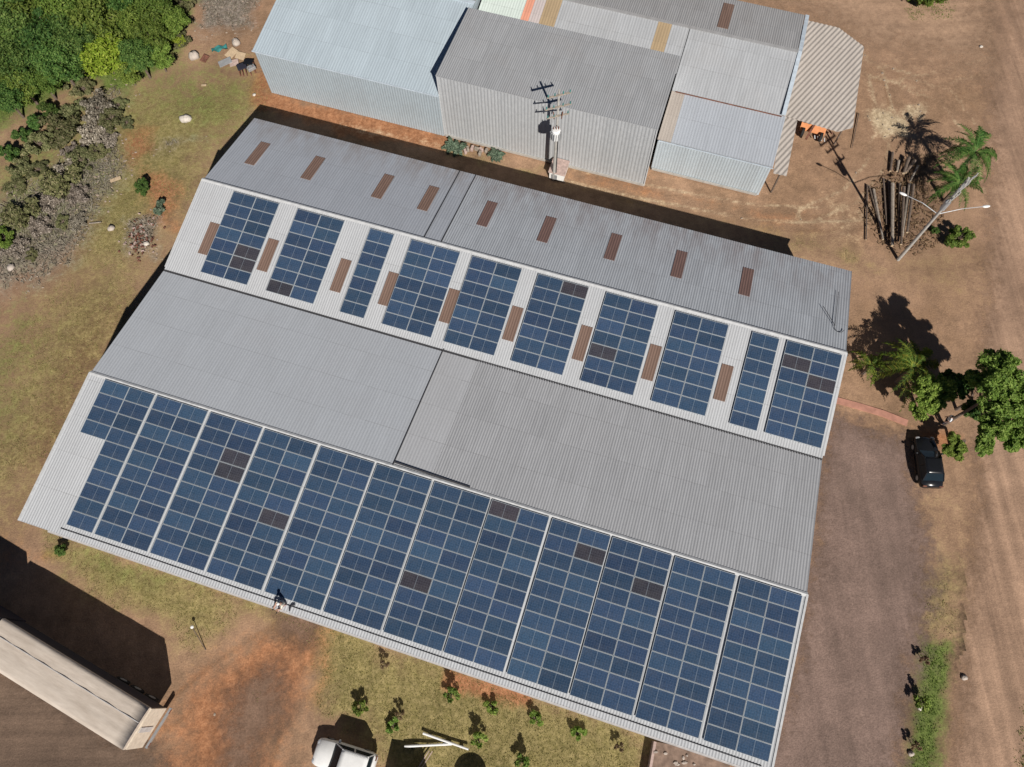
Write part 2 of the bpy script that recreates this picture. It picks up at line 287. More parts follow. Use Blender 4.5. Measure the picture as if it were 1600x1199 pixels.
olive = mx(patch([(120, 420), (260, 260), (330, 200), (250, 420), (30, 800), (-60, 800), (-60, 600), (40, 480)], 6, .72), patch([(70, 830), (520, 960), (700, 1045), (1010, 1150), (1000, 1260), (640, 1260), (600, 1200), (520, 1110), (500, 1000), (380, 960), (300, 1020), (262, 985), (100, 900)], 2.0, 1.0),
           patch([(870, 285), (1230, 375), (1330, 420), (1420, 440), (1330, 380), (1240, 370)], 2, .6), patch([(690, 228), (850, 262), (850, 285), (700, 245)], 1.0, .8), patch([(1430, 900), (1500, 880), (1490, 1000), (1440, 1010)], 3, .7), patch([(1390, 380), (1520, 400), (1540, 470), (1380, 440)], 4, .35), patch([(1440, 760), (1500, 760), (1490, 900), (1450, 900)], 4, .4),
           patch([(120, 150), (400, 130), (400, 165), (320, 260), (200, 420), (120, 420), (120, 200)], 5, 1.0), patch([(-40, 250), (160, 160), (200, 250), (120, 400), (-40, 440)], 4, .55))
pale = mx(patch([(1375, 175), (1425, 175), (1420, 215), (1380, 215)], 1.2, .9), patch([(1300, 310), (1370, 330), (1350, 390), (1290, 380)], 3, .45), patch([(1340, 60), (1500, 90), (1480, 130), (1350, 130)], 5, .3), patch([(530, 190), (700, 226), (690, 232), (530, 196)], .7, .5, .3), patch([(770, 240), (850, 265), (850, 275), (770, 255)], 1, .5))
def track(pts, wd, amp):
    P = [at(x, y).xy for x, y in pts]; d = np.full(GX.shape, 1e9)
    for p, q in zip(P[:-1], P[1:]):
        e = np.array(q)-np.array(p); t = np.clip(((GX-p[0])*e[0]+(GY-p[1])*e[1])/(e@e), 0, 1); d = np.minimum(d, np.hypot(GX-p[0]-t*e[0], GY-p[1]-t*e[1]))
    out = np.zeros(GX.shape)
    for o_ in (-.8, .8): out = np.maximum(out, np.clip(1.2-np.abs(d-.8)/wd, 0, 1))
    return amp*out*(.5+fbm(GX, GY, 4, 88))
TR = [[(1262, 335), (1330, 305), (1368, 258), (1385, 180), (1368, 110), (1300, 62), (1220, 36)], [(890, 272), (1000, 297), (1180, 331), (1262, 335), (1350, 330)], [(1420, 130), (1480, 150), (1530, 220), (1560, 320)], [(1340, 100), (1440, 130), (1550, 100)]]
pale = mx(pale, *[track(t_, .35, .42) for t_ in TR]); TR2 = [[(490, 985), (440, 1060), (405, 1199)], [(440, 985), (390, 1060), (340, 1230)], [(262, 1120), (330, 1060), (420, 1000)]]
brown = mx(brown, *[track(t_, .4, .6) for t_ in TR2], *[track([(x+26, y+14) for x, y in t_], .3, .4) for t_ in TR])
bark = mx(patch([(1375, 240), (1470, 235), (1480, 320), (1430, 390), (1370, 390), (1360, 300)], 2.5, .85), patch([(1480, 290), (1530, 290), (1520, 400), (1470, 400)], 3, .4), patch([(1500, 590), (1530, 590), (1525, 620), (1500, 620)], 1, .5))
gme = bpy.data.meshes.new('ground')
idx = np.arange(nx*ny).reshape(nx, ny)
quads = np.stack([idx[:-1, :-1], idx[1:, :-1], idx[1:, 1:], idx[:-1, 1:]], -1).reshape(-1, 4)
co = np.stack([GX, GY, GZ], -1).reshape(-1, 3)
def grid_mesh(me, co, quads):
    me.vertices.add(len(co)); me.vertices.foreach_set('co', co.ravel()); me.loops.add(quads.size); me.loops.foreach_set('vertex_index', quads.ravel().astype(np.int32))
    me.polygons.add(len(quads)); me.polygons.foreach_set('loop_start', np.arange(0, quads.size, 4, dtype=np.int32)); me.polygons.foreach_set('loop_total', np.full(len(quads), 4, np.int32))
    me.polygons.foreach_set('use_smooth', np.ones(len(quads), bool)); me.update(calc_edges=True); me.validate()
def set_attr(me, name, chans):
    a = me.attributes.new(name, 'FLOAT_COLOR', 'POINT'); d = np.ones((len(me.vertices), 4), np.float32)
    for i, c_ in enumerate(chans): d[:, i] = c_.ravel()
    a.data.foreach_set('color', d.ravel())
grid_mesh(gme, co, quads)
set_attr(gme, 'cover_a', [lush, red, debris]); set_attr(gme, 'cover_b', [brown, olive, pale]); set_attr(gme, 'cover_c', [bark])
def earth_mat(name, base, spec, speck=.5, streak=None):
    """earth with ground covers mixed in by vertex masks broken up by noise"""
    k = N(name); o_ = k.coord(); n1 = k.noise(o_, .9, 8, .68); n2 = k.noise(o_, 3.3, 6, .7); n3 = k.noise(o_, .17, 5, .55); n4 = k.noise(o_, 9.0, 3, .7)
    c = k.mix(k.ramp(n3, [(.35, 0.0), (.68, 1.0)]), base[0], base[1]); cache = {}
    for (attr, ch, ca, cb, soft) in spec:
        if attr not in cache:
            a = k.n('ShaderNodeAttribute', attribute_name=attr); s_ = k.n('ShaderNodeSeparateColor'); k.l(a.outputs['Color'], s_.inputs[0]); cache[attr] = s_
        m_ = cache[attr].outputs[ch]
        nn = k.math('ADD', k.math('MULTIPLY', n1, .6), k.math('MULTIPLY', n2, .4))
        f = k.n('ShaderNodeMapRange', interpolation_type='SMOOTHSTEP'); k.l(k.math('ADD', k.math('MULTIPLY', m_, .85), k.math('MULTIPLY', k.math('SUBTRACT', nn, .5), 1.2)), f.inputs[0]); f.inputs[1].default_value = .42-soft; f.inputs[2].default_value = .42+soft
        fac = k.math('MULTIPLY', f.outputs[0], k.math('GREATER_THAN', m_, .01))
        c = k.mix(fac, c, k.mix(k.ramp(n2, [(.36, 0.0), (.64, 1.0)]), ca, cb))
    c = k.mix(1.0, c, k.ramp(n1, [(.3, .72), (.7, 1.2)] if spec else [(.3, .86), (.7, 1.10)]), 'MULTIPLY'); c = k.mix(1.0, c, k.ramp(n4, [(.32, 1-.45*speck), (.66, 1+.28*speck)]), 'MULTIPLY'); c = k.mix(1.0, c, k.ramp(n2, [(.34, .92), (.66, 1.07)]), 'MULTIPLY')
    if streak:
        for (sc, rz, lo) in streak: c = k.mix(1.0, c, k.ramp(k.noise(k.coord(scale=sc, rz=rz), 1.0, 5, .6), [(.32, lo), (.66, 2-lo)]), 'MULTIPLY')
    k.bump(k.math('ADD', k.math('MULTIPLY', n2, .6), k.math('MULTIPLY', n4, .4)), .55, .12)
    return k, c
COV = [('cover_b', 0, (.165, .088, .048), (.25, .148, .08), .32), ('cover_b', 1, (.195, .165, .058), (.325, .262, .118), .32), ('cover_a', 1, (.30, .13, .06), (.42, .205, .105), .26),
       ('cover_a', 2, (.15, .122, .102), (.31, .262, .222), .30), ('cover_c', 0, (.13, .08, .05), (.26, .165, .11), .24), ('cover_b', 2, (.42, .32, .20), (.60, .48, .32), .25), ('cover_a', 0, (.085, .125, .025), (.175, .215, .058), .28)]
k, c = earth_mat('dry earth and grass', ((.285, .178, .108), (.395, .248, .158)), COV, .5, [((.9, .14, 1), .12, .93)]); M['earth'] = k.fin(c, .95)
gme.materials.append(M['earth']); gob = bpy.data.objects.new('ground', gme); COL.objects.link(gob); tag(gob, kind='structure')
def overlay(name, alpha, mat, lift):                         # a sheet lying on the ground, thinning out at its edge
    use = alpha > .004; q = quads[(use.ravel()[quads]).any(1)]; ids = np.unique(q); mp = np.full(nx*ny, -1); mp[ids] = np.arange(len(ids))
    me = bpy.data.meshes.new(name); c2 = co[ids].copy(); c2[:, 2] += lift; grid_mesh(me, c2, mp[q]); set_attr(me, 'edge', [alpha.ravel()[ids]]); me.materials.append(mat)
    o = bpy.data.objects.new(name, me); COL.objects.link(o); tag(o, kind='structure'); return o
def road_mat(name, base, streak, speck=.5, dens=.3):
    k, c = earth_mat(name, base, [], speck, streak); k.fin(c, .95)
    a = k.n('ShaderNodeAttribute', attribute_name='edge'); s_ = k.n('ShaderNodeSeparateColor'); k.l(a.outputs['Color'], s_.inputs[0])
    f = k.n('ShaderNodeMapRange', interpolation_type='SMOOTHSTEP'); k.l(k.math('ADD', s_.outputs[0], k.math('MULTIPLY', k.math('SUBTRACT', k.noise(k.coord(), 1.6, 6, .7), .5), .9)), f.inputs[0]); f.inputs[1].default_value = .5-dens; f.inputs[2].default_value = .5+dens
    k.l(f.outputs[0], k.b.inputs['Alpha']); return k.mat
overlay('dirt_road', patch([(1545, -80), (1640, -80), (1700, 400), (1720, 1260), (1490, 1260), (1520, 900), (1545, 600), (1550, 300)], 2.5, 1, .5), road_mat('packed dirt road', ((.30, .192, .13), (.41, .265, .18)), [((1.1, .03, 1), .02, .76), ((.45, .02, 1), .03, .86), ((3.0, .25, 1), .01, .93)], .4), .006)
overlay('dirt_track', patch([(1180, -80), (1560, -80), (1560, 120), (1480, 95), (1350, 75), (1260, 25), (1180, -10)], 5, .8, .8), road_mat('dusty dirt track', ((.385, .25, .165), (.45, .295, .195)), [((.08, 1.2, 1), .15, .9)], .4, .4), .009)
overlay('gravel_yard', patch([(1300, 640), (1420, 690), (1440, 800), (1450, 900), (1425, 1080), (1405, 1260), (1180, 1260), (1225, 1100), (1260, 930), (1290, 720)], 2.5, 1, .6), road_mat('mauve gravel', ((.19, .132, .108), (.255, .176, .145)), [((.7, .06, 1), -.12, .84), ((2.2, .25, 1), -.12, .94)], .6), .006)
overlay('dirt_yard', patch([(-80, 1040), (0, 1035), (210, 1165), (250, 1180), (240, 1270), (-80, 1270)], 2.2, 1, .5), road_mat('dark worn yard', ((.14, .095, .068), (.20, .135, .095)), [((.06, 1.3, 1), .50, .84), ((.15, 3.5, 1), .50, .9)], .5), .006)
overlay('dark_earth_track', mx(patch([(372, 1085), (420, 1055), (432, 1110), (405, 1170), (375, 1260), (330, 1260), (350, 1160)], 2, 1.0, .6), patch([(425, 955), (495, 968), (480, 1000), (430, 990)], 1.2, 1.0, .5)), road_mat('grey brown trodden earth', ((.20, .125, .085), (.26, .165, .115)), [((1.5, .15, 1), .1, .9)], .6, .45), .009)

# scattered ground cover: grass tufts, debris (uncountable)
def pick(mask, n, lo=.35):
    m_ = (mask*near).ravel(); m_ = np.where(m_ > lo, m_, 0); i = rng.choice(m_.size, n, p=m_/m_.sum()); return co[i][:, :2]+rng.uniform(-.15, .15, (n, 2))
uu = (GX-OX)*CT+(GY-OY)*ST; vv = -(GX-OX)*ST+(GY-OY)*CT
free = 1.0*~(((uu > -.2) & (uu < 51.6) & (vv > -.2) & (vv < 37.2)) | ((uu > -3.6) & (uu < 44) & (vv > 44) & (vv < 64))) * (PX > -60) * (PX < 1660) * (PY > -60) * (PY < 1260)
def tufts(name, pts, mat, h, wd, blades, label):
    n_ = len(pts); V = []; Fc = []
    for b in range(blades):
        a = rng.uniform(0, 2*np.pi, n_); l = h*rng.uniform(.5, 1.3, n_); off = rng.uniform(-.16, .16, (n_, 2)); lean = rng.uniform(.2, .9, n_)*l
        base = np.c_[pts+off, hgt(pts[:, 0], pts[:, 1])]; sd = np.c_[-np.sin(a)*wd, np.cos(a)*wd, np.zeros(n_)]; tip = base+np.c_[np.cos(a)*lean, np.sin(a)*lean, l]
        s0 = len(V)*3*n_ if False else sum(len(q) for q in V); V.append(np.concatenate([base-sd, base+sd, tip])); i = np.arange(n_); Fc.append(np.c_[s0+i, s0+n_+i, s0+2*n_+i])
    me = bpy.data.meshes.new(name); me.from_pydata(np.concatenate(V).tolist(), [], np.concatenate(Fc).tolist()); me.materials.append(mat)
    o = bpy.data.objects.new(name, me); COL.objects.link(o); tag(o, label, name.replace('_', ' '), None, 'stuff'); return o
tufts('dry_grass', pick(mx(olive*(.3+fbm(GX, GY, 4, 77)), brown*.5)*free, 14000), M['grass'], .07, .03, 3, 'short dry olive grass growing over the open ground')
tufts('green_grass', pick(lush**2*free, 12000), M['grass_g'], .09, .035, 4, 'fresh green grass at the wood edge and beside the road')
def debris_stuff(name, pts, mat, label, ln=(.1, .5), th=(.02, .06)):
    mb = MB()
    for x, y in pts:
        a = random.uniform(0, math.pi); l = random.uniform(*ln); t = random.uniform(*th); z = float(hgt(np.array([x]), np.array([y]))[0])
        d = Vector((math.cos(a)*l/2, math.sin(a)*l/2, random.uniform(-.06, .12))); p = Vector((x, y, z+t+.02+random.uniform(0, .12))); mb.tube(p-d, p+d, t, t*.6, 4)
    return tag(mb.build(name, mat), label, name.replace('_', ' '), None, 'stuff')
debris_stuff('dead_brush', pick(debris*free, 5000, .45), M['leaf_grey'], 'grey brown dead brush and twigs strewn over the rubble at the left', (.1, .45), (.01, .035))
debris_stuff('bark_litter', pick(bark*free, 1500, .4), M['dry'], 'brown bark and chips around the log pile', (.1, .4), (.015, .04))
mb = MB()
for x, y in pick(mx(debris, red*.22, pale*.5)*free, 700, .2):
    mb.sphere((x, y, float(hgt(np.array([x]), np.array([y]))[0])+.02), (random.uniform(.04, .14), random.uniform(.04, .14), random.uniform(.03, .08)), 5, 3, 0, .25)
tag(mb.build('loose_stones', M['pebble']), 'small pale stones scattered over the bare ground', 'stones', None, 'stuff')

# ---------------------------------------------------------------- corrugated sheets
def sheet(mb, P0, U, V, nrm, pitch, amp, m=0, under=.05, box=False):
    """corrugated sheet: origin P0, side vectors U (across the waves) and V (along them)"""
    P0, U, V, nrm = Vector(P0), Vector(U), Vector(V), Vector(nrm).normalized(); L = U.length; K = max(4, int(round(L/pitch*6))); prof = (0, .55, 1, 1, .55, 0) if box else None
    top = []; bot = []
    for j in range(K+1):
        t = j/K; s_ = t*L/pitch
        a = amp*(prof[j % 6] if box else .5+.5*math.sin(2*math.pi*s_)); top += [P0+U*t+nrm*a, P0+U*t+V+nrm*a]; bot += [P0+U*t-nrm*under, P0+U*t+V-nrm*under]
    n_ = 2*(K+1); fs = []; sf = []
    for j in range(K):
        a = 2*j; fs.append((a, a+2, a+3, a+1)); sf += [(2*n_+a, a+3*n_, a+2+3*n_, 2*n_+a+2), (2*n_+a+1, 2*n_+a+3, 3*n_+a+3, 3*n_+a+1)]
    fs += [(n_, n_+1, 2*n_-1, 2*n_-2)]+sf+[(2*n_, 2*n_+1, 3*n_+1, 3*n_), (3*n_-2, 4*n_-2, 4*n_-1, 3*n_-1)]
    return mb.add(top+bot+top+bot, fs, m)
def roof(name, parent, u0, u1, a, b, mat, pitch=.2, amp=.03, off=0.0, label=None, box=False):
    """roof sheet between eave/ridge lines a=(v, z) and b=(v, z), b further from the camera"""
    P0 = Vector((u0, a[0], a[1]+off)); V = Vector((0, b[0]-a[0], b[1]-a[1])); nrm = Vector((1, 0, 0)).cross(V)
    o = sheet(MB(), (0, 0, 0), (u1-u0, 0, 0), V, nrm, pitch, amp, box=box).build(name, mat, parent, True); o.location = P0
    if label: o['label'] = label
    return o

# ---------------------------------------------------------------- main warehouse with a double gable roof
Y = [0, 10.9438, 21.0521, 28.6782, 36.9481]; Z = [6.9974, 8.0535, 6.3268, 7.5820, 5.5858]; LEN = 51.216
wh = thing('warehouse', 'large grey warehouse with a double gabled roof covered in blue solar panels', 'warehouse', W(0, 0), TH)
mb = MB(); prof = [(Y[i], Z[i]-.3) for i in range(5)]
prof = [(.35, 0)]+[(max(.35, min(Y[4]-.35, y)), z) for y, z in prof]+[(Y[4]-.35, 0)]
V = [(u, y, z) for u in (.3, LEN-.3) for y, z in prof]; n_ = len(prof)
mb.add(V, [tuple(range(n_)), tuple(range(2*n_-1, n_-1, -1))]+[(i, n_+i, n_+(i+1) % n_, (i+1) % n_) for i in range(n_)]); mb.build('wall', M['render'], wh)
roof('roof', wh, 0, LEN, (Y[0], Z[0]), (Y[1], Z[1]), M['front'], .19, .032, label='pale front roof slope under the lower panels')
roof('roof', wh, 0, 23.1, (Y[1], Z[1]), (Y[2], Z[2]), M['mid_l'], .22, .012, label='smooth blue grey sheeting of the middle slope')
roof('roof', wh, 23.1, 25.9, (Y[1], Z[1]), (Y[2], Z[2]), M['mid_c'], .22, .012, label='paler grey sheet strip beside the dark seam')
roof('roof', wh, 25.9, LEN, (Y[1], Z[1]), (Y[2], Z[2]), M['mid_r'], .19, .026, label='brownish corrugated half of the middle slope')
rf = roof('roof', wh, 0, LEN, (Y[2]-.25, Z[2]+.05), (Y[3], Z[3]+.09), M['front'], .19, .026, label='pale upper slope between the panel groups')
rb1 = roof('roof', wh, 0, 20.2, (Y[3], Z[3]), (Y[4], Z[4]), M['back_l'], .22, .014, label='smooth grey rear slope, left half')
rb2 = roof('roof', wh, 20.2, LEN, (Y[3], Z[3]), (Y[4], Z[4]), M['back_r'], .19, .026, label='corrugated grey rear slope, right half')
for u_, a, b in ((23.1, 1, 2), (20.2, 3, 4), (18.8, 3, 4)):
    MB().bar((u_, Y[a]+.05, Z[a]+.045), (u_, Y[b]-.05, Z[b]+.045), .07, .03).build('seam', M['dark'], wh)
MB().bar((23.1, Y[1]+.30, Z[1]+.03), (28.6, Y[1]+.16, Z[1]+.045), .10, .05).build('seam', M['dark'], wh)
for i, e in ((1, .02), (3, .02)):
    mb = MB(); y, z = Y[i], Z[i]+(.055 if i == 1 else .12)
    mb.add([(-.05, y-.17, z-.03), (LEN+.05, y-.17, z-.03), (-.05, y, z+.03), (LEN+.05, y, z+.03), (-.05, y+.14, z-.035), (LEN+.05, y+.14, z-.035), (-.05, y, z-.05), (LEN+.05, y, z-.05)], [(0, 1, 3, 2), (2, 3, 5, 4), (0, 2, 4, 6), (1, 7, 5, 3), (0, 6, 7, 1), (6, 4, 5, 7)])
    mb.build('ridge_cap', M['ridge'], wh)
mb = MB(); mb.bar((0, Y[2]-.33, Z[2]+.05), (LEN, Y[2]-.33, Z[2]+.05), .16, .06); mb.build('valley_gutter', M['dark'], wh)
MB().bar((2.2, -.05, Z[0]-.10), (LEN, -.05, Z[0]-.10), .12, .14).build('gutter', M['gutter'], wh)
mb = MB(); us = [3.0, 9.5, 16.2, 24.0, 33.0, 42.0, LEN-.6]
for i_, (a_, b_) in enumerate(zip(us[:-1], us[1:])): mb.bar((a_, .40+.03*(i_ % 2), Z[0]+.075), (b_, .40-.03*(i_ % 2)+.03, Z[0]+.075), .055, .05)
mb.build('cable_conduit', M['dark'], wh)
for u_ in (-.03, LEN+.03):
    for a, b in ((0, 1), (2, 3)):
        MB().bar((u_, Y[a], Z[a]+.03), (u_, Y[b], Z[b]+.03), .14, .10).build('barge_board', M['ridge'], wh)
def slope_pt(i, j, s_, u, lift):
    d = Vector((0, Y[j]-Y[i], Z[j]-Z[i])).normalized(); nn = Vector((1, 0, 0)).cross(d); nn = nn if nn.z > 0 else -nn
    return Vector((u, Y[i], Z[i]))+d*s_+nn*(lift+(.09 if (i, j) == (3, 2) else 0)), d, nn
def skylight(u_, s0, s1, i, j, parent, mat, wd=.86):
    p, d, nn = slope_pt(i, j, s0, u_, .035); o = sheet(MB(), (0, 0, 0), (wd, 0, 0), d*(s1-s0), nn, .19, .03, under=.03).build('skylight', mat, parent, True); o.location = p-Vector(parent.location); return o
for u_ in (2.05, 7.09, 13.2, 17.15, 22.05, 27.05, 32.42, 37.65, 42.95): skylight(u_, 3.25, 5.95, 3, 2, rf, M['skylight'])
for k_, u_ in enumerate((2.03, 7.02, 13.17, 17.1, 22.1, 27.05, 32.45, 37.72, 42.97)): skylight(u_, 2.98, 5.88, 3, 4, rb1 if u_ < 20 else rb2, M['skylight2'] if k_ > 3 else M['skylight'])
# solar arrays
PW, PH = 1.97, .99
def panel_mesh():
    mb = MB().box((0, 0, 0), (PW-.048, PH-.048, .03)); o = mb.build('solar_panel', M['panel'])
    me = o.data; bpy.data.objects.remove(o)
    fb = MB()
    for s_ in (-1, 1): fb.box((0, s_*(PH/2-.012), .003), (PW, .024, .045)); fb.box((s_*(PW/2-.012), 0, .003), (.024, PH-.048, .045))
    o = fb.build('panel_frame', M['alu']); fm = o.data; bpy.data.objects.remove(o); return me, fm
PM, FM = panel_mesh()
def array(name, label, u_, i, j, s0, cols, group, brown=()):
    p, d, nn = slope_pt(i, j, s0, u_, .13)
    t = thing(name, label, 'solar array', (0, 0, 0), 0, group)
    base = Matrix.Translation(W(0, 0)) @ Matrix.Rotation(TH, 4, 'Z')
    R = Matrix((Vector((1, 0, 0)), -d, nn)).transposed().to_4x4()    # local x along the ridge, y up the slope
    t.matrix_world = base @ Matrix.Translation(p) @ R
    rails = MB()
    for c_, rows in enumerate(cols):
        for fr in (.25, .75):
            x = c_*(PW+.02)+PW*fr; rails.box((x, -(rows[0]*1.01+(rows[1]+1)*1.01)/2, -.055), (.05, (rows[1]-rows[0]+1)*1.01+.04, .05))
        for r_ in range(rows[0], rows[1]+1):
            o = bpy.data.objects.new('solar_panel', PM); COL.objects.link(o); o.parent = t; o.location = (c_*(PW+.02)+PW/2, -(r_*1.01+PH/2), random.uniform(-.004, .004)); o.rotation_euler = (random.uniform(-.004, .004), random.uniform(-.003, .003), 0)
            f = bpy.data.objects.new('panel_frame', FM); COL.objects.link(f); f.parent = o
            if (c_, r_) in brown:
                o.material_slots[0].link = 'OBJECT'; o.material_slots[0].material = M['panel_b']; o['label'] = 'dull brown solar panel'
    rails.build('mounting_rail', M['alu'], t); return t
ORD = ['first', 'second', 'third', 'fourth', 'fifth', 'sixth', 'seventh', 'eighth', 'ninth', 'tenth', 'eleventh', 'twelfth']
low = [1.32, 5.45, 9.61, 13.75, 17.94, 22.07, 26.21, 30.29, 34.47, 38.56, 42.72, 46.97]
bl = {2: [(1, 2), (1, 3)], 3: [(1, 5)], 6: [(0, 6)], 8: [(1, 1)], 9: [(1, 2)], 7: [(0, 0)]}
for k_, u_ in enumerate(low):
    if k_ == 0: array('solar_array', 'L shaped solar array at the left end of the front roof slope, short left column', u_, 1, 0, .17, [(0, 3), (0, 9)], 'solar arrays on the front slope')
    else:
        lab = {2: ' with brown panels', 3: ' with a brownish panel', 6: ' with one brown panel', 11: ' beside the gravel yard'}.get(k_, '')
        array('solar_array', ORD[k_]+' solar array from left on the front slope'+lab, u_, 1, 0, .17, [(0, 9), (0, 9)], 'solar arrays on the front slope', bl.get(k_, ()))
up = [(2.94, 2), (8.48, 2), (14.6, 1), (18.0, 2), (22.94, 2), (28.18, 2), (33.48, 2), (38.75, 2), (44.46, 1), (46.98, 2)]
bu = {0: [(1, 4), (1, 5)], 1: [(0, 6)], 5: [(1, 0)], 6: [(0, 4)], 9: [(0, 1), (1, 2)]}
for k_, (u_, n_) in enumerate(up):
    if n_ == 1: lab = 'narrow single column solar array, '+('left one between brown skylights' if k_ == 2 else 'right one beside the last wide array')+' on the upper slope'
    else: lab = 'two column solar array, '+ORD[k_]+' from the left on the upper slope'+(', with brown panels' if k_ in bu else '')
    array('solar_array', lab, u_, 3, 2, .34 if k_ < 9 else .28, [(0, 6)]*n_, 'solar arrays on the upper slope', bu.get(k_, ()))
# cable mast on the right end of the rear slope
p = W(LEN-1.0, Y[3]+2.2, Z[3]-.45)
mst = thing('cable_bracket', 'thin bent dark cable bracket on the right end of the rear slope', 'bracket', p, TH)
mb = MB(); mb.tube((0, 0, 0), (.0, .0, .12), .03); mb.tube((0, 0, .12), (-1.0, 1.5, -.16), .022); mb.tube((0, 0, .12), (.05, 3.4, -.70), .018); mb.build('arm', M['dark'], mst)
mb = MB()
for a in range(10): mb.tube((.35+.35*math.cos(math.pi+a*.3), -.1+.35*math.sin(math.pi+a*.3), .10), (.35+.35*math.cos(math.pi+(a+1)*.3), -.1+.35*math.sin(math.pi+(a+1)*.3), .10), .022, n=5)
mb.build('cable', M['dark'], mst)

# ---------------------------------------------------------------- sheds behind
def prism_walls(parent, u0, u1, prof, mat, inset=.0):
    mb = MB(); n_ = len(prof); V = [(u, y, z) for u in (u0, u1) for y, z in prof]
    mb.add(V, [tuple(range(n_)), tuple(range(2*n_-1, n_-1, -1))]+[(i, n_+i, n_+(i+1) % n_, (i+1) % n_) for i in range(n_)]); return mb.build('wall', mat, parent)
# A: pale blue shed
A = thing('metal_shed', 'pale blue galvanised shed with a tall plain corrugated front wall', 'shed', W(-3.44, 44.1), TH); UA = 17.75
prism_walls(A, .1, UA-.1, [(.12, 0), (.12, 5.2), (10.1, 6.15), (18.6, 5.1), (18.6, 0)], M['bluewall'])
sheet(MB(), (0, .06, 0), (UA, 0, 0), (0, 0, 5.28), (0, -1, 0), .25, .03, under=.03).build('wall', M['bluewall'], A, True)
roof('roof', A, -.1, UA, (-.12, 5.36), (10.1, 6.42), M['blue'], .25, .022); roof('roof', A, -.1, UA, (10.1, 6.42), (18.8, 5.4), M['dull'], .25, .022)
MB().bar((-.1, 10.1, 6.47), (UA, 10.1, 6.47), .4, .05).build('ridge_cap', M['flash'], A)
MB().bar((-.12, -.14, 5.36), (UA, -.14, 5.36), .06, .10).build('flashing', M['flash'], A)
# B: tall dull shed
B = thing('metal_shed', 'tall dull grey shed with vertical zinc wall sheets behind the transformer pole', 'shed', W(14.35, 44.2), TH); UB = 19.2
prism_walls(B, .1, UB-.1, [(.12, 0), (.12, 7.5), (8.4, 7.0), (8.4, 0)], M['striped'])
sheet(MB(), (0, .06, 0), (UB, 0, 0), (0, 0, 7.58), (0, -1, 0), .3, .035, under=.03).build('wall', M['striped'], B, True)
roof('roof', B, -.08, UB+.08, (-.1, 7.68), (8.55, 7.18), M['dull'], .19, .03)
for u_ in (.0, UB): MB().bar((u_, .02, .05), (u_, .02, 7.55), .10, .10).build('corner_trim', M['ridge'], B)
MB().bar((.1, -.03, .14), (UB, -.03, .14), .12, .24).build('plinth', M['concrete'], B)
# C: long low shed with stepped roofs
C_ = thing('metal_shed', 'long low shed with stepped light and dark roof bands beside the beige canopy', 'shed', W(14.5, 46.2), TH); du = 14.5; dv = 46.2
prism_walls(C_, 33.75-du, 43.55-du, [(.12, 0), (.12, 3.95), (5.0, 4.45), (5.0, 0)], M['c_wall'])
prism_walls(C_, .2, 43.2-du, [(6.6, 0), (6.6, 4.9), (11.3, 5.6), (16.4, 4.9), (16.4, 0)], M['c_dark'])
sheet(MB(), (33.72-du, .06, 0), (9.95, 0, 0), (0, 0, 4.06), (0, -1, 0), .25, .03, under=.03).build('wall', M['c_wall'], C_, True)
roof('roof', C_, 34.85-du, 43.75-du, (-.06, 4.15), (5.1, 4.68), M['c_low'], .25, .022)
roof('roof', C_, 33.66-du, 34.85-du, (-.06, 4.15), (5.1, 4.68), M['beige'], .25, .022, label='beige sheet strip beside the tall shed')
for a, b, mt, lb in ((14.5, 18.55, 'mint', 'pale mint sheets'), (18.55, 19.3, 'orange_sheet', 'faded orange sheet'), (19.3, 20.3, 'pink_sheet', 'pinkish sheet'), (20.3, 21.75, 'tan_sheet', 'tan translucent sheet'), (21.75, 30.75, 'c_up', None), (30.75, 32.0, 'tan_sheet', 'tan translucent sheet'), (32.0, 43.45, 'c_up', None)):
    if b <= 33.6: roof('roof', C_, a-du, b-du, (6.6, 5.1), (11.3, 5.98), M[mt], .25, .022, label=lb)
    else: roof('roof', C_, a-du, 33.6-du, (6.6, 5.1), (11.3, 5.98), M[mt], .25, .022); roof('roof', C_, 33.66-du, b-du, (4.95, 4.792), (11.3, 5.98), M[mt], .25, .022)
rd = roof('roof', C_, 14.5-du, 43.3-du, (11.3, 5.98), (16.6, 5.25), M['c_dark'], .2, .03)
o = sheet(MB(), (0, 0, 0), (1.0, 0, 0), (0, 3.6, -.5), (0, .14, 1), .2, .03, under=.03).build('skylight', M['skylight'], rd, True); o.location = (35.9-du, .9, -.09)
MB().bar((.2, 11.3, 6.03), (43.4-du, 11.3, 6.03), .3, .05).build('ridge_cap', M['c_dark'], C_)
for a, b in (((4.9, 5.03), (11.3, 6.03)), ((11.3, 6.03), (16.6, 5.3))): MB().bar((43.5-du, a[0], a[1]), (43.5-du, b[0], b[1]), .34, .07).build('flashing', M['flash'], C_)
MB().bar((34.0-du, 4.93, 4.77), (43.4-du, 4.93, 4.77), .05, .10).build('flashing', M['rust'], C_)  # thin brown bar that paints in the shade line under the roof step
MB().bar((33.8-du, -.14, 4.08), (43.8-du, -.14, 4.08), .06, .08).build('flashing', M['flash'], C_)
MB().bar((33.8-du, -.05, .12), (43.5-du, -.05, .12), .10, .22).build('plinth', M['concrete'], C_)
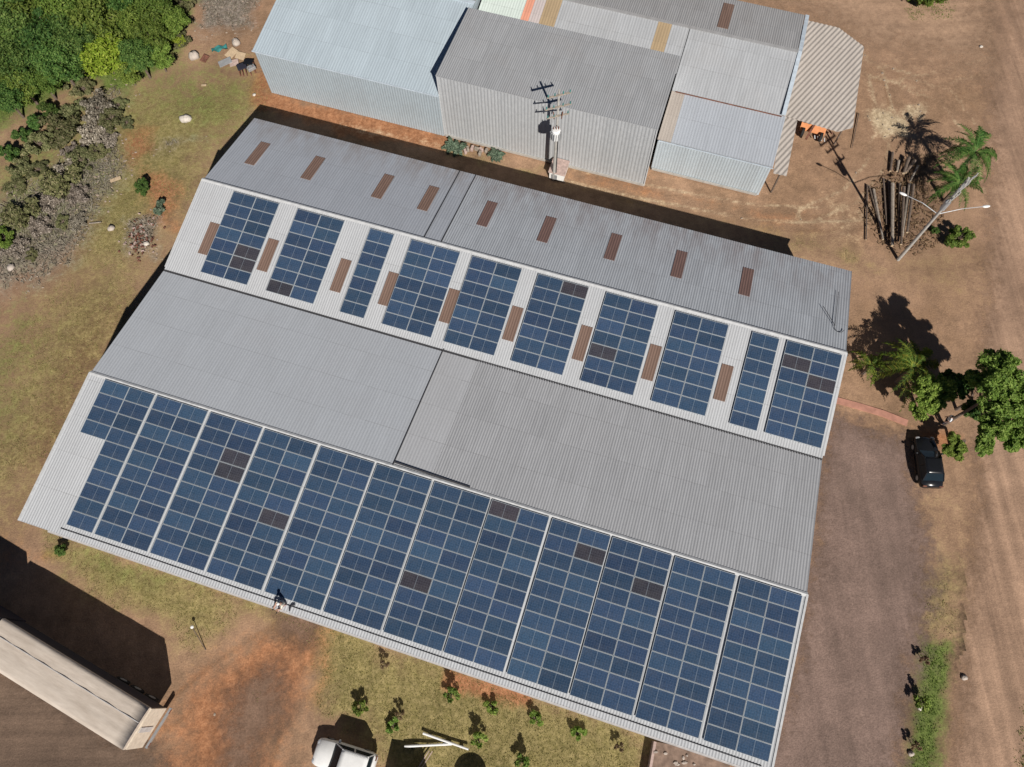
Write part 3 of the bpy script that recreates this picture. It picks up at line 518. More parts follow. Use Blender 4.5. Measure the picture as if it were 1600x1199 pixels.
# canopy with clipped corners
def clip_sheet(poly, zfun, ang, pitch, amp):
    ca, sa = math.cos(ang), math.sin(ang); xs = [x for x, y in poly]; ys = [y for x, y in poly]; cx, cy = sum(xs)/len(xs), sum(ys)/len(ys); R = 16; K = int(2*R/pitch*6); bm = bmesh.new(); prev = None
    for j in range(K+1):
        s_ = -R+2*R*j/K; a = amp*math.sin(2*math.pi*s_/pitch)
        pr = [bm.verts.new((cx+s_*ca-t*sa, cy+s_*sa+t*ca, a)) for t in (-R, R)]
        if prev: bm.faces.new((prev[0], pr[0], pr[1], prev[1]))
        prev = pr
    for i in range(len(poly)):
        p, q = Vector((*poly[i], 0)), Vector((*poly[(i+1) % len(poly)], 0)); d = q-p; nn = Vector((d.y, -d.x, 0))
        bmesh.ops.bisect_plane(bm, geom=bm.verts[:]+bm.edges[:]+bm.faces[:], plane_co=p, plane_no=nn, clear_outer=True)
    for v_ in bm.verts: v_.co.z += zfun(v_.co.x, v_.co.y)
    g_ = bmesh.ops.extrude_face_region(bm, geom=bm.faces[:]); 
    for e in g_['geom']:
        if isinstance(e, bmesh.types.BMVert): e.co.z -= .04
    bmesh.ops.recalc_face_normals(bm, faces=bm.faces[:]); me = bpy.data.meshes.new('roof'); bm.to_mesh(me); bm.free(); return me
D = thing('canopy', 'beige corrugated canopy with clipped corners along the right side of the long shed', 'canopy', W(43.5, 46), TH)
rel = lambda L_: [(u-43.5, v-46) for u, v in L_]
zf = lambda x, y: 3.75-.045*x
for poly in ([(49.8, 53.0), (49.4, 62.6), (46.8, 64.1), (43.62, 64.0), (43.62, 52.25), (48.6, 52.1)], [(45.1, 46.0), (44.95, 52.2), (43.62, 52.2), (43.95, 45.9)]):
    me = clip_sheet(rel(poly), zf, math.radians(-24), .38, .028); me.materials.append(M['canopy']); o = bpy.data.objects.new('roof', me); COL.objects.link(o); o.parent = D
for u_, v_ in ((49.3, 53.9), (48.9, 62.2), (46.6, 63.6), (44.7, 46.9)):
    MB().tube((u_-43.5, v_-46, 0), (u_-43.5, v_-46, 3.45-.045*(u_-43.5)), .08).build('post', M['wood'], D)

# ---------------------------------------------------------------- poles and small structures
def shifted(p, z): return Vector((p.x, p.y, z))
tp = thing('transformer_pole', 'slender concrete transformer pole with crossarms in front of the tall dull shed', 'utility pole', (4.41, 43.55, -.1))
MB().tube((0, 0, 0), (0, 0, 11.3), .16, .09, 10).build('pole', M['concrete'], tp)
for z_, rz_, l_ in ((10.9, .25, 2.0), (9.6, .25, 2.2), (8.55, .25, 1.9)):
    a = MB(); d = Vector((math.cos(rz_), math.sin(rz_), 0))*l_/2; off = Vector((0, -.17, z_)); a.bar(off-d, off+d, .10, .12); arm = a.build('crossarm', M['logpale'], tp)
    for f in (-.9, -.35, .35, .9): p = off+d*f; ib = MB().tube(p+Vector((0, 0, .06)), p+Vector((0, 0, .30)), .06, .045, 6); ib.build('insulator', M['teal'], arm)
for s_ in (-.5, .5):
    MB().tube((s_*.6, -.25, 8.3), (s_*.75, -.25, 9.1), .045).build('fuse_holder', M['rust'], tp)
mb = MB(); mb.tube((-.1, -.55, 6.3), (-.1, -.55, 7.3), .36, .36, 14); mb.tube((-.1, -.55, 7.3), (-.1, -.55, 7.42), .38, .30, 14); tk = mb.build('transformer', M['white'], tp)
mb = MB()
for a in range(9): mb.box((-.1+.43*math.cos(math.pi+a*.4), -.55+.43*math.sin(math.pi+a*.4), 6.75), (.14, .03, .8), math.pi+a*.4)
mb.build('cooling_fins', M['steel'], tk)
mb = MB()
for f in (-.2, 0, .2): mb.tube((-.1+f, -.55, 7.4), (-.1+f, -.55, 7.75), .05, .035, 6)
mb.build('bushing', M['rust'], tk)
MB().bar((-.1, -.3, 6.8), (0, -.1, 6.8), .2, .3).build('bracket', M['steel'], tp)
MB().tube((.17, -.08, 0), (.15, -.08, 6.4), .05).build('conduit', M['dark'], tp)
ht = thing('meter_hut', 'low meter hut with white front wall and pinkish roof at the pole foot', 'hut', W(25.05, 42.45), TH)
MB().box((.7, .8, .42), (1.35, 1.55, .84)).build('wall', M['lime'], ht, bevel=.01); MB().box((.7, .83, .90), (1.55, 1.72, .10)).build('roof', M['brick'], ht, bevel=.01); MB().box((.5, -.004, .38), (.55, .04, .6)).build('door', M['steel'], ht)
lp = thing('street_lamp', 'tall concrete power pole with two long lamp arms beside the log pile', 'street lamp', (33.93, 33.97, -.1))
MB().tube((0, 0, 0), (0, 0, 11.5), .16, .09, 10).build('pole', M['concrete'], lp)
for px_, py_, z0 in ((1415, 305, 6.9), (1537, 323, 6.9)):
    q = at(px_, py_, 7.3)-Vector(lp.location); a = MB(); a.tube((0, 0, z0), (q.x*.5, q.y*.5, 7.35), .035, .03, 7); a.tube((q.x*.5, q.y*.5, 7.35), q, .03, .028, 7); ar = a.build('lamp_arm', M['steel'], lp)
    d = Vector((q.x, q.y, 0)).normalized(); hd = MB(); hd.sphere((0, 0, 0), (.34, .13, .08), 10, 6); h_ = hd.build('lamp_head', M['white'], ar, True); h_.location = q+d*.2; h_.rotation_euler = (0, 0, math.atan2(d.y, d.x))
for z_, l_ in ((11.2, 2.0), (10.4, 1.6), (9.2, 1.3)):
    a = MB(); d = Vector((.80, .60, 0))*l_/2; off = Vector((0, -.18, z_)); a.bar(off-d, off+d, .11, .12); arm = a.build('crossarm', M['steel'], lp)
    for f in (-.9, -.3, .3, .9): p = off+d*f; MB().tube(p+Vector((0, 0, .06)), p+Vector((0, 0, .34)), .07, .05, 6).build('insulator', M['concrete'], arm)
MB().tube((-.25, -.25, 8.0), (-.25, -.25, 8.9), .22, .22, 10).build('transformer', M['steel'], lp)
# orange implement under the canopy edge
p = at(1268, 214); im = thing('farm_implement', 'faded orange farm implement parked at the canopy edge', 'farm implement', p, TH-.05)
mb = MB(); mb.add([(-1.3, .1, .45), (1.0, .1, .45), (1.0, .9, 1.0), (-1.3, .9, 1.0), (-1.3, .1, .40), (1.0, .1, .40), (1.0, .9, .95), (-1.3, .9, .95)], [(0, 1, 2, 3), (7, 6, 5, 4), (0, 4, 5, 1), (1, 5, 6, 2), (2, 6, 7, 3), (3, 7, 4, 0)]); mb.build('hopper', M['orange'], im)
MB().bar((-.1, 1.0, .95), (-.5, -.9, .5), .18, .16).build('drawbar', M['rust'], im); MB().bar((.9, 1.0, .6), (1.7, .7, .3), .1, .1).build('side_bar', M['rust'], im)
for x_ in (-.95, .75): mb = MB(); mb.tube((x_-.11, -.15, .42), (x_+.11, -.15, .42), .42, .42, 16); wl = mb.build('wheel', M['rubber'], im); MB().tube((x_-.125, -.15, .42), (x_+.125, -.15, .42), .2, .2, 10).build('rim', M['rust'], wl)
mb = MB()
for k_ in range(4): mb.bar((.15+.3*k_, -.2, .5), (.3+.3*k_, .2-.6, .28), .08, .06)
mb.build('tine', M['steel'], im)
# concrete stop: raised loading pad in front of the right corner
pa = [at(1021, 1158).xy, at(1011, 1215).xy, at(1215, 1260).xy, at(1212, 1200).xy]; a0 = Vector((*pa[0], 0)); e1 = Vector((*pa[1], 0))-a0
rp = thing('loading_ramp', 'raised earth filled loading ramp with pinkish concrete edge below the front eave', 'ramp', a0)
far = W(LEN-.8, .4); near_ = W(LEN-.8, -5.5); lo = Vector(a0)+e1.normalized()*5.5; poly = [(q.x-a0.x, q.y-a0.y) for q in (a0, lo, near_, far)]
MB().prism(poly, -.3, .72).build('fill', M['rampfill'], rp)
MB().bar((0, 0, .36), e1.normalized()*5.5+Vector((0, 0, .36)), .18, .80).build('edge_wall', M['brick'], rp)
mb = MB()
for _ in range(9):
    t = random.random(); q = Vector((far-a0).xy.to_3d())*t*.6+e1.normalized()*random.uniform(.3, 1.3); mb.sphere(q+Vector((0, 0, .76)), (random.uniform(.08, .2), random.uniform(.06, .14), .06), 6, 4, 0, .25)
mb.build('rubble', M['cobble'], rp)
# red paving path from the warehouse corner to the trees
def ribbon(name, pts, wd, mat, h=.05, z=-.06):
    mb = MB(); L = []
    for i, p in enumerate(pts):
        d = (pts[min(i+1, len(pts)-1)]-pts[max(i-1, 0)]).normalized(); s_ = Vector((-d.y, d.x, 0))*wd/2; L.append((p-s_, p+s_))
    V = [q+Vector((0, 0, zz)) for zz in (z-.25, z+h) for ab in L for q in ab]; n_ = len(L)*2; fs = [(0, 1, n_+1, n_), (n_-2, 2*n_-2, 2*n_-1, n_-1)]
    for i in range(0, n_-2, 2): fs += [(n_+i, n_+i+1, n_+i+3, n_+i+2), (i, n_+i, n_+i+2, i+2), (i+1, i+3, n_+i+3, n_+i+1)]
    o = mb.add(V, fs).build(name, mat); tag(o, kind='structure'); return o
ribbon('footpath', [at(x, y) for x, y in ((1306, 625), (1340, 634), (1380, 646), (1418, 661))], .55, M['path'])
# white poles lying on the lawn
for (a, b, lab) in (((632, 1166.5), (706, 1163), 'white metal pole lying level on the lawn, its end in the box shadow'), ((661, 1146), (732, 1171), 'white metal pole lying aslant across the other on the lawn')):
    p, q = at(*a, .14), at(*b, .14 if a[0] < 650 else .24); o = thing('white_pole', lab, 'pole', ((p.x+q.x)/2, (p.y+q.y)/2, 0), 0, 'white poles on the lawn'); c_ = Vector(o.location)
    MB().tube(p-c_, q-c_, .085, .075, 10).build('tube', M['white'], o); mb = MB()
    for f in (.15, .85): r_ = p.lerp(q, f)-c_; mb.box((r_.x, r_.y, -.04), (.22, .20, .22))
    mb.build('block', M['logpale'], o)
p = at(321, 1016); o = thing('sign_stake', 'thin leaning stake with a small white top on the front lawn', 'stake', p); q = at(300, 980, .45)-p
MB().tube((0, 0, -.1), q, .035, .03, 6).build('stick', M['wood'], o); MB().sphere(q, (.13, .13, .10), 8, 5).build('cap', M['white'], o)
# logs
LG = [((1397, 240), (1389, 267)), ((1406, 245), (1400, 270)), ((1417, 247), (1411, 272)), ((1427, 250), (1417, 276)), ((1436, 252), (1423, 292)),
      ((1379, 282), (1386, 352)), ((1389, 286), (1391, 381)), ((1397, 283), (1396, 388)), ((1405, 288), (1401, 386)), ((1413, 290), (1409, 382)), ((1420, 282), (1413, 378)), ((1428, 288), (1418, 366)), ((1356, 290), (1355, 381)), ((1357, 288), (1372, 352)), ((1365, 292), (1380, 380))]
ll = ['uppermost at the far end of the log pile', 'short one second from the left in the far stack', 'short one in the middle of the far stack', 'short one with pale end right of the far stack', 'short one rightmost in the far stack',
      'slanting one at the left of the long stack', 'long one left in the long stack', 'long pale one in the long stack', 'long one in the middle of the long stack', 'long one right of the middle in the long stack', 'pale peeled one on the right of the long stack', 'rightmost one of the long stack', 'single dark one lying apart at the left', 'slanting thin one leaning to the long stack', 'slanting one left under the pole shadow']
for k_, (a, b) in enumerate(LG):
    a = (a[0]+random.uniform(-3, 3), a[1]+random.uniform(-3, 9)); b = (b[0]+random.uniform(-4, 4), b[1]+random.uniform(-9, 2)); r_ = random.uniform(.09, .19) if k_ not in (12, 13) else .08; z_ = r_+(.28 if k_ in (2, 4, 7, 9, 11) else 0); p, q = at(*a, z_), at(*b, z_); c_ = (p+q)/2; c_.z = 0
    o = thing('log', 'brown felled log, '+ll[k_], 'log', c_, 0, 'felled logs in the pile'); d = (q-p).normalized()
    MB().tube(p-c_, q-c_, r_, r_*.72, 9).build('bark', M['logpale'] if k_ in (1, 4, 7, 10, 14) else M['wood'], o)
    mb = MB(); mb.tube(q-c_, q-c_+d*.02, r_*.71, r_*.71, 9); mb.tube(p-c_-d*.02, p-c_, r_*.98, r_*.98, 9); mb.build('cut_end', M['logend'], o)
o = MB().tube(at(1342, 177, .08), at(1331, 232, .05), .055, .03, 6).build('stick', M['wood']); tag(o, 'long thin dark stick lying on bare dirt beside the canopy', 'stick')
# ---------------------------------------------------------------- trailer, cars
e0 = at(272, 1106); e1 = at(238, 1166.5); ax = (Vector((-35.6, 5.8, 0))-Vector((-24.53, -.27, 0))).normalized(); ang = math.atan2(ax.y, ax.x); sidew = 2.75
tr = thing('truck_trailer', 'long cream tarpaulin covered trailer with a rounded load at the bottom left corner', 'trailer', e0, ang)   # local x forwards (away to the left), y towards the camera's left-bottom
HT = 3.95; TL = 12.5
MB().box((TL/2+.05, sidew/2, 1.45), (TL, sidew, .22)).build('chassis', M['dark'], tr)
sb = MB(); sb.box((TL/2, .03, 2.45), (TL, .05, 2.2)); sb.box((TL/2, sidew-.03, 2.45), (TL, .05, 2.2)); sb.build('side_panel', M['navy'], tr)
mb = MB(); nyy = 12; xs = [0.05+TL*i/14 for i in range(15)]; V = []
for i, x in enumerate(xs):
    for j in range(nyy+1):
        t = j/nyy; zz = HT-.10*abs(2*t-1)**4-(.06 if i % 2 else 0)*math.sin(math.pi*t); V.append((x, -.04+t*(sidew+.08), zz))
n_ = nyy+1; fs = [(i*n_+j, i*n_+j+1, (i+1)*n_+j+1, (i+1)*n_+j) for i in range(14) for j in range(nyy)]; base = len(V)
V += [(x, y, 3.55) for x in xs for y in (-.04, sidew+.04)]
fs += [(i*n_, (i+1)*n_, base+2*(i+1), base+2*i) for i in range(14)]+[(i*n_+nyy, base+2*i+1, base+2*(i+1)+1, (i+1)*n_+nyy) for i in range(14)]
fs += [tuple(range(n_))+(base+1, base)]
mb.add(V, fs).build('tarpaulin', M['tarp'], tr, True)
mb = MB(); mb.box((0, sidew/2, 2.45), (.10, sidew, 2.3)); mb.build('tailboard', M['tarpend'], tr)
MB().bar((.1, sidew*.36, HT+.005), (TL, sidew*.36, HT+.005), .05, .025).build('seam', M['gutter'], tr)
MB().box((-.07, sidew*.52, 2.6), (.06, .35, 1.7)).build('end_shade', M['gutter'], tr)  # grey strip standing in for the dark shade on the end face
MB().box((-.10, sidew/2, .75), (.14, sidew+.1, .2)).build('bumper', M['steel'], tr)
for y_ in (.2, sidew-.2): MB().box((-.18, y_, .75), (.05, .3, .14)).build('tail_light', M['rust'], tr)
for x_ in (1.6, 2.85, 4.1):
    for y_ in (.25, sidew-.25):
        mb = MB(); mb.tube((x_, y_-.22, .52), (x_, y_+.22, .52), .52, .52, 18); wl = mb.build('wheel', M['rubber'], tr); MB().tube((x_, y_-.235, .52), (x_, y_+.235, .52), .27, .27, 12).build('rim', M['steel'], wl)
tk = thing('truck_cab', 'tall dark truck body ahead of the cream trailer, seen mostly by its shadow', 'truck', e0+ax*(TL+.2), ang)
MB().box((1.6, sidew/2, 2.5), (3.0, sidew, 3.7)).build('body', M['navy'], tk, bevel=.08); MB().box((3.0, sidew/2, 1.1), (3.0, 2.3, .5)).build('chassis', M['dark'], tk)
def loft(sections):                                          # sections: (x, [(y, z)...]) with equal counts, closed ring each
    mb = MB(); n_ = len(sections[0][1]); V = [(x, y, z) for x, r_ in sections for y, z in r_]
    fs = [(i*n_+j, (i+1)*n_+j, (i+1)*n_+(j+1) % n_, i*n_+(j+1) % n_) for i in range(len(sections)-1) for j in range(n_)]+[tuple(range(n_)), tuple(range(len(V)-1, len(V)-n_-1, -1))]
    return mb.add(V, fs)
def ring(hw, z0, z1, r_=.12):
    pts = [(-hw+r_, z0), (hw-r_, z0), (hw, z0+r_), (hw, (z0+z1)/2+.05), (hw-.04, z1-r_), (hw-.04-r_, z1), (0, z1+.03), (-hw+.04+r_, z1), (-hw+.04, z1-r_), (-hw, (z0+z1)/2+.05), (-hw, z0+r_)]
    return pts
def make_car(name, label, cat, loc, ang, paint, L=4.3, Wd=1.75, H=1.5, roofm=None, long_roof=False):
    t = thing(name, label, cat, loc, ang); h = Wd/2; x0 = -L/2
    S_ = [(x0, ring(h*.78, .38, .72)), (x0+.10, ring(h*.92, .26, .86)), (x0+.5, ring(h, .2, .93)), (x0+1.3, ring(h, .2, .95)), (x0+L*.52, ring(h, .2, .95)), (x0+L*.70, ring(h, .2, .93)), (x0+L*.80, ring(h*.985, .2, .89)), (x0+L-.35, ring(h*.94, .22, .80)), (x0+L-.08, ring(h*.84, .26, .70)), (x0+L, ring(h*.7, .34, .60))]
    body = loft(S_).build('body', paint, t, True)
    xr0, xr1 = x0+(.22 if long_roof else .45), x0+L*.70; rx0, rx1 = x0+(.45 if long_roof else .95), x0+L*.52; g = h-.09; rr = h-.25
    V = [(xr0, -g, .93), (xr0, g, .93), (xr1, -g, .93), (xr1, g, .93), (rx0, -rr, H-.03), (rx0, rr, H-.03), (rx1, -rr, H-.03), (rx1, rr, H-.03)]
    mb = MB().add(V, [(0, 1, 3, 2), (4, 6, 7, 5), (0, 4, 5, 1), (2, 3, 7, 6), (0, 2, 6, 4), (1, 5, 7, 3)]); mb.build('window', M['glass'], t)
    rf_ = MB(); n_ = 6; V2 = []
    for i in range(n_+1):
        tt = i/n_; x = rx0-.06+(rx1-rx0+.12)*tt; zc = H+.035*math.sin(math.pi*tt)
        for j in range(n_+1): s_ = -1+2*j/n_; V2.append((x, s_*(rr+.035), zc-.05*abs(s_)**3))
    b_ = len(V2); V2 += [(x, y, z-.06) for x, y, z in V2]; m_ = n_+1
    fs = [(i*m_+j, (i+1)*m_+j, (i+1)*m_+j+1, i*m_+j+1) for i in range(n_) for j in range(n_)]
    edge = [(i, 0) for i in range(m_)]+[(n_, j) for j in range(1, m_)]+[(i, n_) for i in range(n_-1, -1, -1)]+[(0, j) for j in range(n_-1, 0, -1)]; ei = [i*m_+j for i, j in edge]
    fs += [(ei[q], b_+ei[q], b_+ei[(q+1) % len(ei)], ei[(q+1) % len(ei)]) for q in range(len(ei))]+[tuple(b_+q for q in ei)]
    rf_.add(V2, fs).build('roof', roofm or paint, t, True)
    for s_ in (-1, 1):
        pm = MB()
        for a, b in (((xr1, s_*g, .93), (rx1, s_*rr, H-.02)), ((xr0, s_*g, .93), (rx0, s_*rr, H-.02)), (((xr0+xr1)/2, s_*(g+.01), .93), ((rx0+rx1)/2+.05, s_*(rr+.01), H-.02))): pm.bar(a, b, .07, .07)
        pm.build('pillar', paint, t)
        MB().sphere((xr1-.25, s_*(h+.08), 1.0), (.09, .13, .09), 8, 6).build('mirror', paint, t, True)
        MB().sphere((x0+L-.16, s_*(h*.62), .66), (.16, .2, .09), 8, 6).build('headlight', M['chrome'], t, True)
        MB().box((x0+.06, s_*(h*.70), .78), (.10, .32, .15)).build('tail_light', M['rust'], t, bevel=.02)
        for x in (x0+.80, x0+L-.82):
            wl = MB().tube((x, s_*(h-.20), .32), (x, s_*(h+.01), .32), .32, .32, 18).build('wheel', M['rubber'], t); MB().tube((x, s_*(h-.1), .32), (x, s_*(h+.02), .32), .19, .19, 12).build('rim', M['steel'], wl)
        if long_roof or roofm: MB().bar((rx0, s_*(rr-.03), H+.05), (rx1, s_*(rr-.03), H+.05), .04, .04).build('roof_rail', M['steel'], t)
    return t
p0, p1 = at(1448, 684, .9), at(1459, 757, .9); cc = (p0+p1)/2; make_car('parked_car', 'black compact car parked under the trees beside the gravel yard', 'car', (cc.x, cc.y, -.04), math.atan2((p0-p1).y, (p0-p1).x), M['black'], 4.1, 1.75, 1.48)
q0 = at(491, 1186, .9); dcar = (at(505, 1160, .9)-at(578, 1183, .9)); dcar.z = 0; dcar.normalize(); side_ = Vector((-dcar.y, dcar.x, 0)); cc = q0-dcar*2.15-side_*(-.25)+Vector((0, .75, 0))
make_car('parked_car', 'white car with dark windscreen cut by the bottom edge of the picture', 'car', (cc.x, cc.y, -.04), math.atan2(dcar.y, dcar.x), M['white'], 4.3, 1.9, 1.78, None, True)
# dark box and round tank standing just below the frame, whose tops throw shadows onto the lawn
bx = thing('box_trailer', 'dark box shaped trailer with pale rails at the bottom edge of the lawn', 'trailer', (-7.65, -6.35, 0), -.22)
MB().box((0, 0, 1.1), (2.15, 2.2, 1.6)).build('body', M['black'], bx, bevel=.03); mb = MB()
for x_ in (-.30, -.08): mb.bar((x_, 1.0, .35), (x_+.85, 3.0, .30), .06, .06)
mb.build('drawbar', M['brick'], bx)
for s_ in (-1, 1): wl = MB().tube((s_*1.0, 0, .32), (s_*1.2, 0, .32), .32, .32, 14).build('wheel', M['rubber'], bx); MB().tube((s_*.99, 0, .32), (s_*1.21, 0, .32), .16, .16, 10).build('rim', M['steel'], wl)
wt = thing('shadow_tank', 'unseen round tank below the frame, put in for its round shadow on the lawn', 'tank', (-3.05, -7.1, -.1))
MB().tube((0, 0, 0), (0, 0, 1.95), 1.08, 1.08, 28).build('shell', M['black'], wt, True); MB().tube((0, 0, 1.95), (0, 0, 2.05), 1.06, .6, 28).build('lid', M['black'], wt)  # tank out of view, added to cast the round shadow
# ---------------------------------------------------------------- people
def person(label, loc, rz, J, shirt, legs, cap=None):
    """J: joint positions (local metres, x right, y forward); one skinned body, clothes skinned over it"""
    t = thing('person', label, 'person', loc, rz)
    def skin(name, verts, edges, mat, root=0):
        me = bpy.data.meshes.new(name); me.from_pydata([Vector(v_[:3]) for v_ in verts], edges, []); o = bpy.data.objects.new(name, me); COL.objects.link(o); o.parent = t; me.materials.append(mat)
        m_ = o.modifiers.new('skin', 'SKIN'); me.skin_vertices.new() if not me.skin_vertices else None
        for v_, sv in zip(verts, me.skin_vertices[0].data): sv.radius = (v_[3], v_[3] if len(v_) < 5 else v_[4])
        me.skin_vertices[0].data[root].use_root = True
        s_ = o.modifiers.new('sub', 'SUBSURF'); s_.levels = s_.render_levels = 1; m_.use_smooth_shade = True; return o
    V = []; E = []
    def chain(pts, start=None):
        pr = start
        for p in pts:
            V.append(p); i = len(V)-1
            if pr is not None: E.append((pr, i))
            pr = i
        return pr
    pel = chain([(*J['pelvis'], .13)]); ch = chain([(*J['belly'], .12), (*J['chest'], .14, .11), (*J['neck'], .055)], pel); chest = 2
    hd = J['head']; chain([(hd[0], hd[1], hd[2]-.07, .075), (hd[0], hd[1]+.005, hd[2]+.02, .095), (hd[0], hd[1], hd[2]+.1, .07)], ch)
    for s_ in ('l', 'r'):
        sh, el, wr = J['sh_'+s_], J['el_'+s_], J['wr_'+s_]; d = (Vector(wr)-Vector(el)).normalized(); w_ = chain([(*sh, .06), (*el, .042), (*wr, .028), (*(Vector(wr)+d*.07), .036, .018)], chest); sd = d.orthogonal().normalized()
        for f in range(4):
            b = Vector(wr)+d*.10+sd*(.018*(f-1.5)*1.2); l_ = (.066, .078, .072, .056)[f]; cu = Vector((0, 0, -1)); chain([(*b, .009), (*(b+d*l_*.55), .008), (*(b+d*l_*.85+cu*l_*.35), .007)], w_)
        b = Vector(wr)+d*.03+sd*.045; chain([(*b, .011), (*(b+d*.035+sd*.02), .009)], w_-1)
        chain([(*J['hip_'+s_], .085), (*J['kn_'+s_], .058), (*J['an_'+s_], .042), (*J['to_'+s_], .045, .03)], pel)
    skin('body', V, E, M['skin'])
    Vs = [(*J['pelvis'], .15), (*J['belly'], .145), (*J['chest'], .165, .13), (*(Vector(J['chest']).lerp(Vector(J['neck']), .55)), .085)]; Es = [(0, 1), (1, 2), (2, 3)]
    for s_ in ('l', 'r'): i = len(Vs); m_ = Vector(J['sh_'+s_]).lerp(Vector(J['el_'+s_]), .85); Vs += [(*J['sh_'+s_], .078), (*m_, .062)]; Es += [(2, i), (i, i+1)]
    skin('shirt', Vs, Es, shirt)
    Vt = [(*J['pelvis'], .148)]; Et = []
    for s_ in ('l', 'r'): i = len(Vt); m_ = Vector(J['kn_'+s_]).lerp(Vector(J['an_'+s_]), .85); Vt += [(*J['hip_'+s_], .10), (*J['kn_'+s_], .074), (*m_, .06)]; Et += [(0, i), (i, i+1), (i+1, i+2)]
    skin('trousers', Vt, Et, legs)
    for s_ in ('l', 'r'):
        a, b = Vector(J['an_'+s_]), Vector(J['to_'+s_]); MB().sphere((a+b)/2+Vector((0, 0, -.015)), (.055, .15, .045), 8, 6).build('shoe', M['rubber'], t, True)
    MB().sphere((hd[0], hd[1]-.012, hd[2]+.055), (.098, .112, .095), 12, 8).build('cap' if cap else 'hair', cap or M['hair'], t, True)
    fm = MB(); fm.sphere((hd[0], hd[1]+.10, hd[2]), (.016, .022, .026), 6, 4); fm.build('nose', M['skin'], t, True)
    for s_ in (-1, 1): MB().sphere((hd[0]+s_*.035, hd[1]+.083, hd[2]+.025), .013, 6, 4).build('eye', M['hair'], t); MB().sphere((hd[0]+s_*.094, hd[1], hd[2]), (.014, .03, .036), 6, 4).build('ear', M['skin'], t, True)
    MB().sphere((hd[0], hd[1]+.085, hd[2]-.05), (.026, .010, .008), 6, 4).build('mouth', M['brick'], t)
    return t
stand = dict(pelvis=(0, 0, .93), belly=(0, .01, 1.1), chest=(0, 0, 1.34), neck=(0, 0, 1.5), head=(0, .02, 1.63), sh_l=(-.2, 0, 1.42), el_l=(-.26, .0, 1.13), wr_l=(-.22, .16, .93), sh_r=(.2, 0, 1.42), el_r=(.27, .02, 1.13), wr_r=(.22, .18, .95), hip_l=(-.1, 0, .88), kn_l=(-.11, .12, .48), an_l=(-.11, .05, .08), to_l=(-.12, .2, .04), hip_r=(.1, 0, .88), kn_r=(.1, -.02, .48), an_r=(.11, -.16, .09), to_r=(.12, 0, .04))
sit = dict(pelvis=(0, -.05, .16), belly=(0, -.03, .34), chest=(0, .06, .58), neck=(0, .10, .74), head=(0, .15, .87), sh_l=(-.2, .07, .66), el_l=(-.27, .26, .48), wr_l=(-.17, .42, .50), sh_r=(.2, .07, .66), el_r=(.28, .25, .46), wr_r=(.18, .44, .46), hip_l=(-.1, 0, .15), kn_l=(-.18, .36, .46), an_l=(-.16, .52, .08), to_l=(-.17, .66, .04), hip_r=(.1, 0, .15), kn_r=(.18, .38, .44), an_r=(.17, .60, .08), to_r=(.18, .74, .04))
q = at(444, 944, 7.05); person('person in cream shirt and cap sitting on the eave of the front roof slope', (q.x, q.y, 7.10), TH+2.6, sit, M['shirt'], M['rosecloth'], M['lime'])
q = at(1473, 662); person('person in a pale blue shirt and dark trousers standing under the tree by the car', (q.x, q.y, -.05), 1.2, stand, M['shirt2'], M['jeans'])
hs = MB(); pp = [at(x, y, 7.18) for x, y in ((452, 955), (453, 950), (456, 946), (461, 945))]
for a, b in zip(pp[:-1], pp[1:]): hs.tube(a, b, .05, n=6)
tag(hs.build('hose', M['dark']), 'short dark hose end hanging over the eave beside the sitting person', 'hose')
# ---------------------------------------------------------------- vegetation
def crown(name, mat, R, n_clump, per, leaf, seed, hollow=.45, flat=1.0, link=True):
    """leaf-sized faces gathered in clumps spread through an ellipsoid"""
    g = np.random.default_rng(seed); R = np.array(R, float); C = []
    d = g.normal(size=(n_clump, 3)); d /= np.linalg.norm(d, axis=1)[:, None]; rad = g.uniform(hollow, 1.0, n_clump)[:, None]; C = d*rad*R*.88; C[:, 2] = np.where(C[:, 2] < -.55*R[2], C[:, 2]*.5, C[:, 2])
    cr = g.uniform(.16, .34, n_clump)*R.mean(); ci = np.repeat(np.arange(n_clump), per); n_ = len(ci)
    e = g.normal(size=(n_, 3)); e /= np.linalg.norm(e, axis=1)[:, None]; P = C[ci]+e*(cr[ci]*g.uniform(.45, 1.08, n_))[:, None]*np.array([1, 1, .8])
    nn = e*.6+g.normal(size=(n_, 3))*.45+np.array([0, 0, .55]); nn /= np.linalg.norm(nn, axis=1)[:, None]
    a = np.cross(nn, g.normal(size=(n_, 3))); a /= np.linalg.norm(a, axis=1)[:, None]; b = np.cross(nn, a); l = (leaf*g.uniform(.6, 1.35, n_))[:, None]
    V = np.concatenate([P-a*l*.9, P-b*l*.42+nn*l*.12, P+a*l*.9, P+b*l*.42+nn*l*.12]); i = np.arange(n_); fc = np.c_[i, i+n_, i+2*n_, i+3*n_]
    me = bpy.data.meshes.new(name); me.from_pydata(V.tolist(), [], fc.tolist()); me.materials.append(mat); return me, C
def trunk_mesh(name, C, h0, base_r, mat, lean=(0, 0)):
    mb = MB(); top = Vector((lean[0]*.6, lean[1]*.6, h0*.75)); mb.tube((0, 0, -.3), top, base_r, base_r*.6, 8)
    for c in C[::max(1, len(C)//9)]: q = Vector(c)+Vector((lean[0], lean[1], h0)); mid = top.lerp(q, .5)+Vector((0, 0, .15)); mb.tube(top*random.uniform(.75, 1.0), mid, base_r*.42, base_r*.26, 5); mb.tube(mid, q, base_r*.26, base_r*.08, 5)
    me = bpy.data.meshes.new(name); me.from_pydata(mb.v, [], mb.f); me.materials.append(mat); return me
KIND = {}
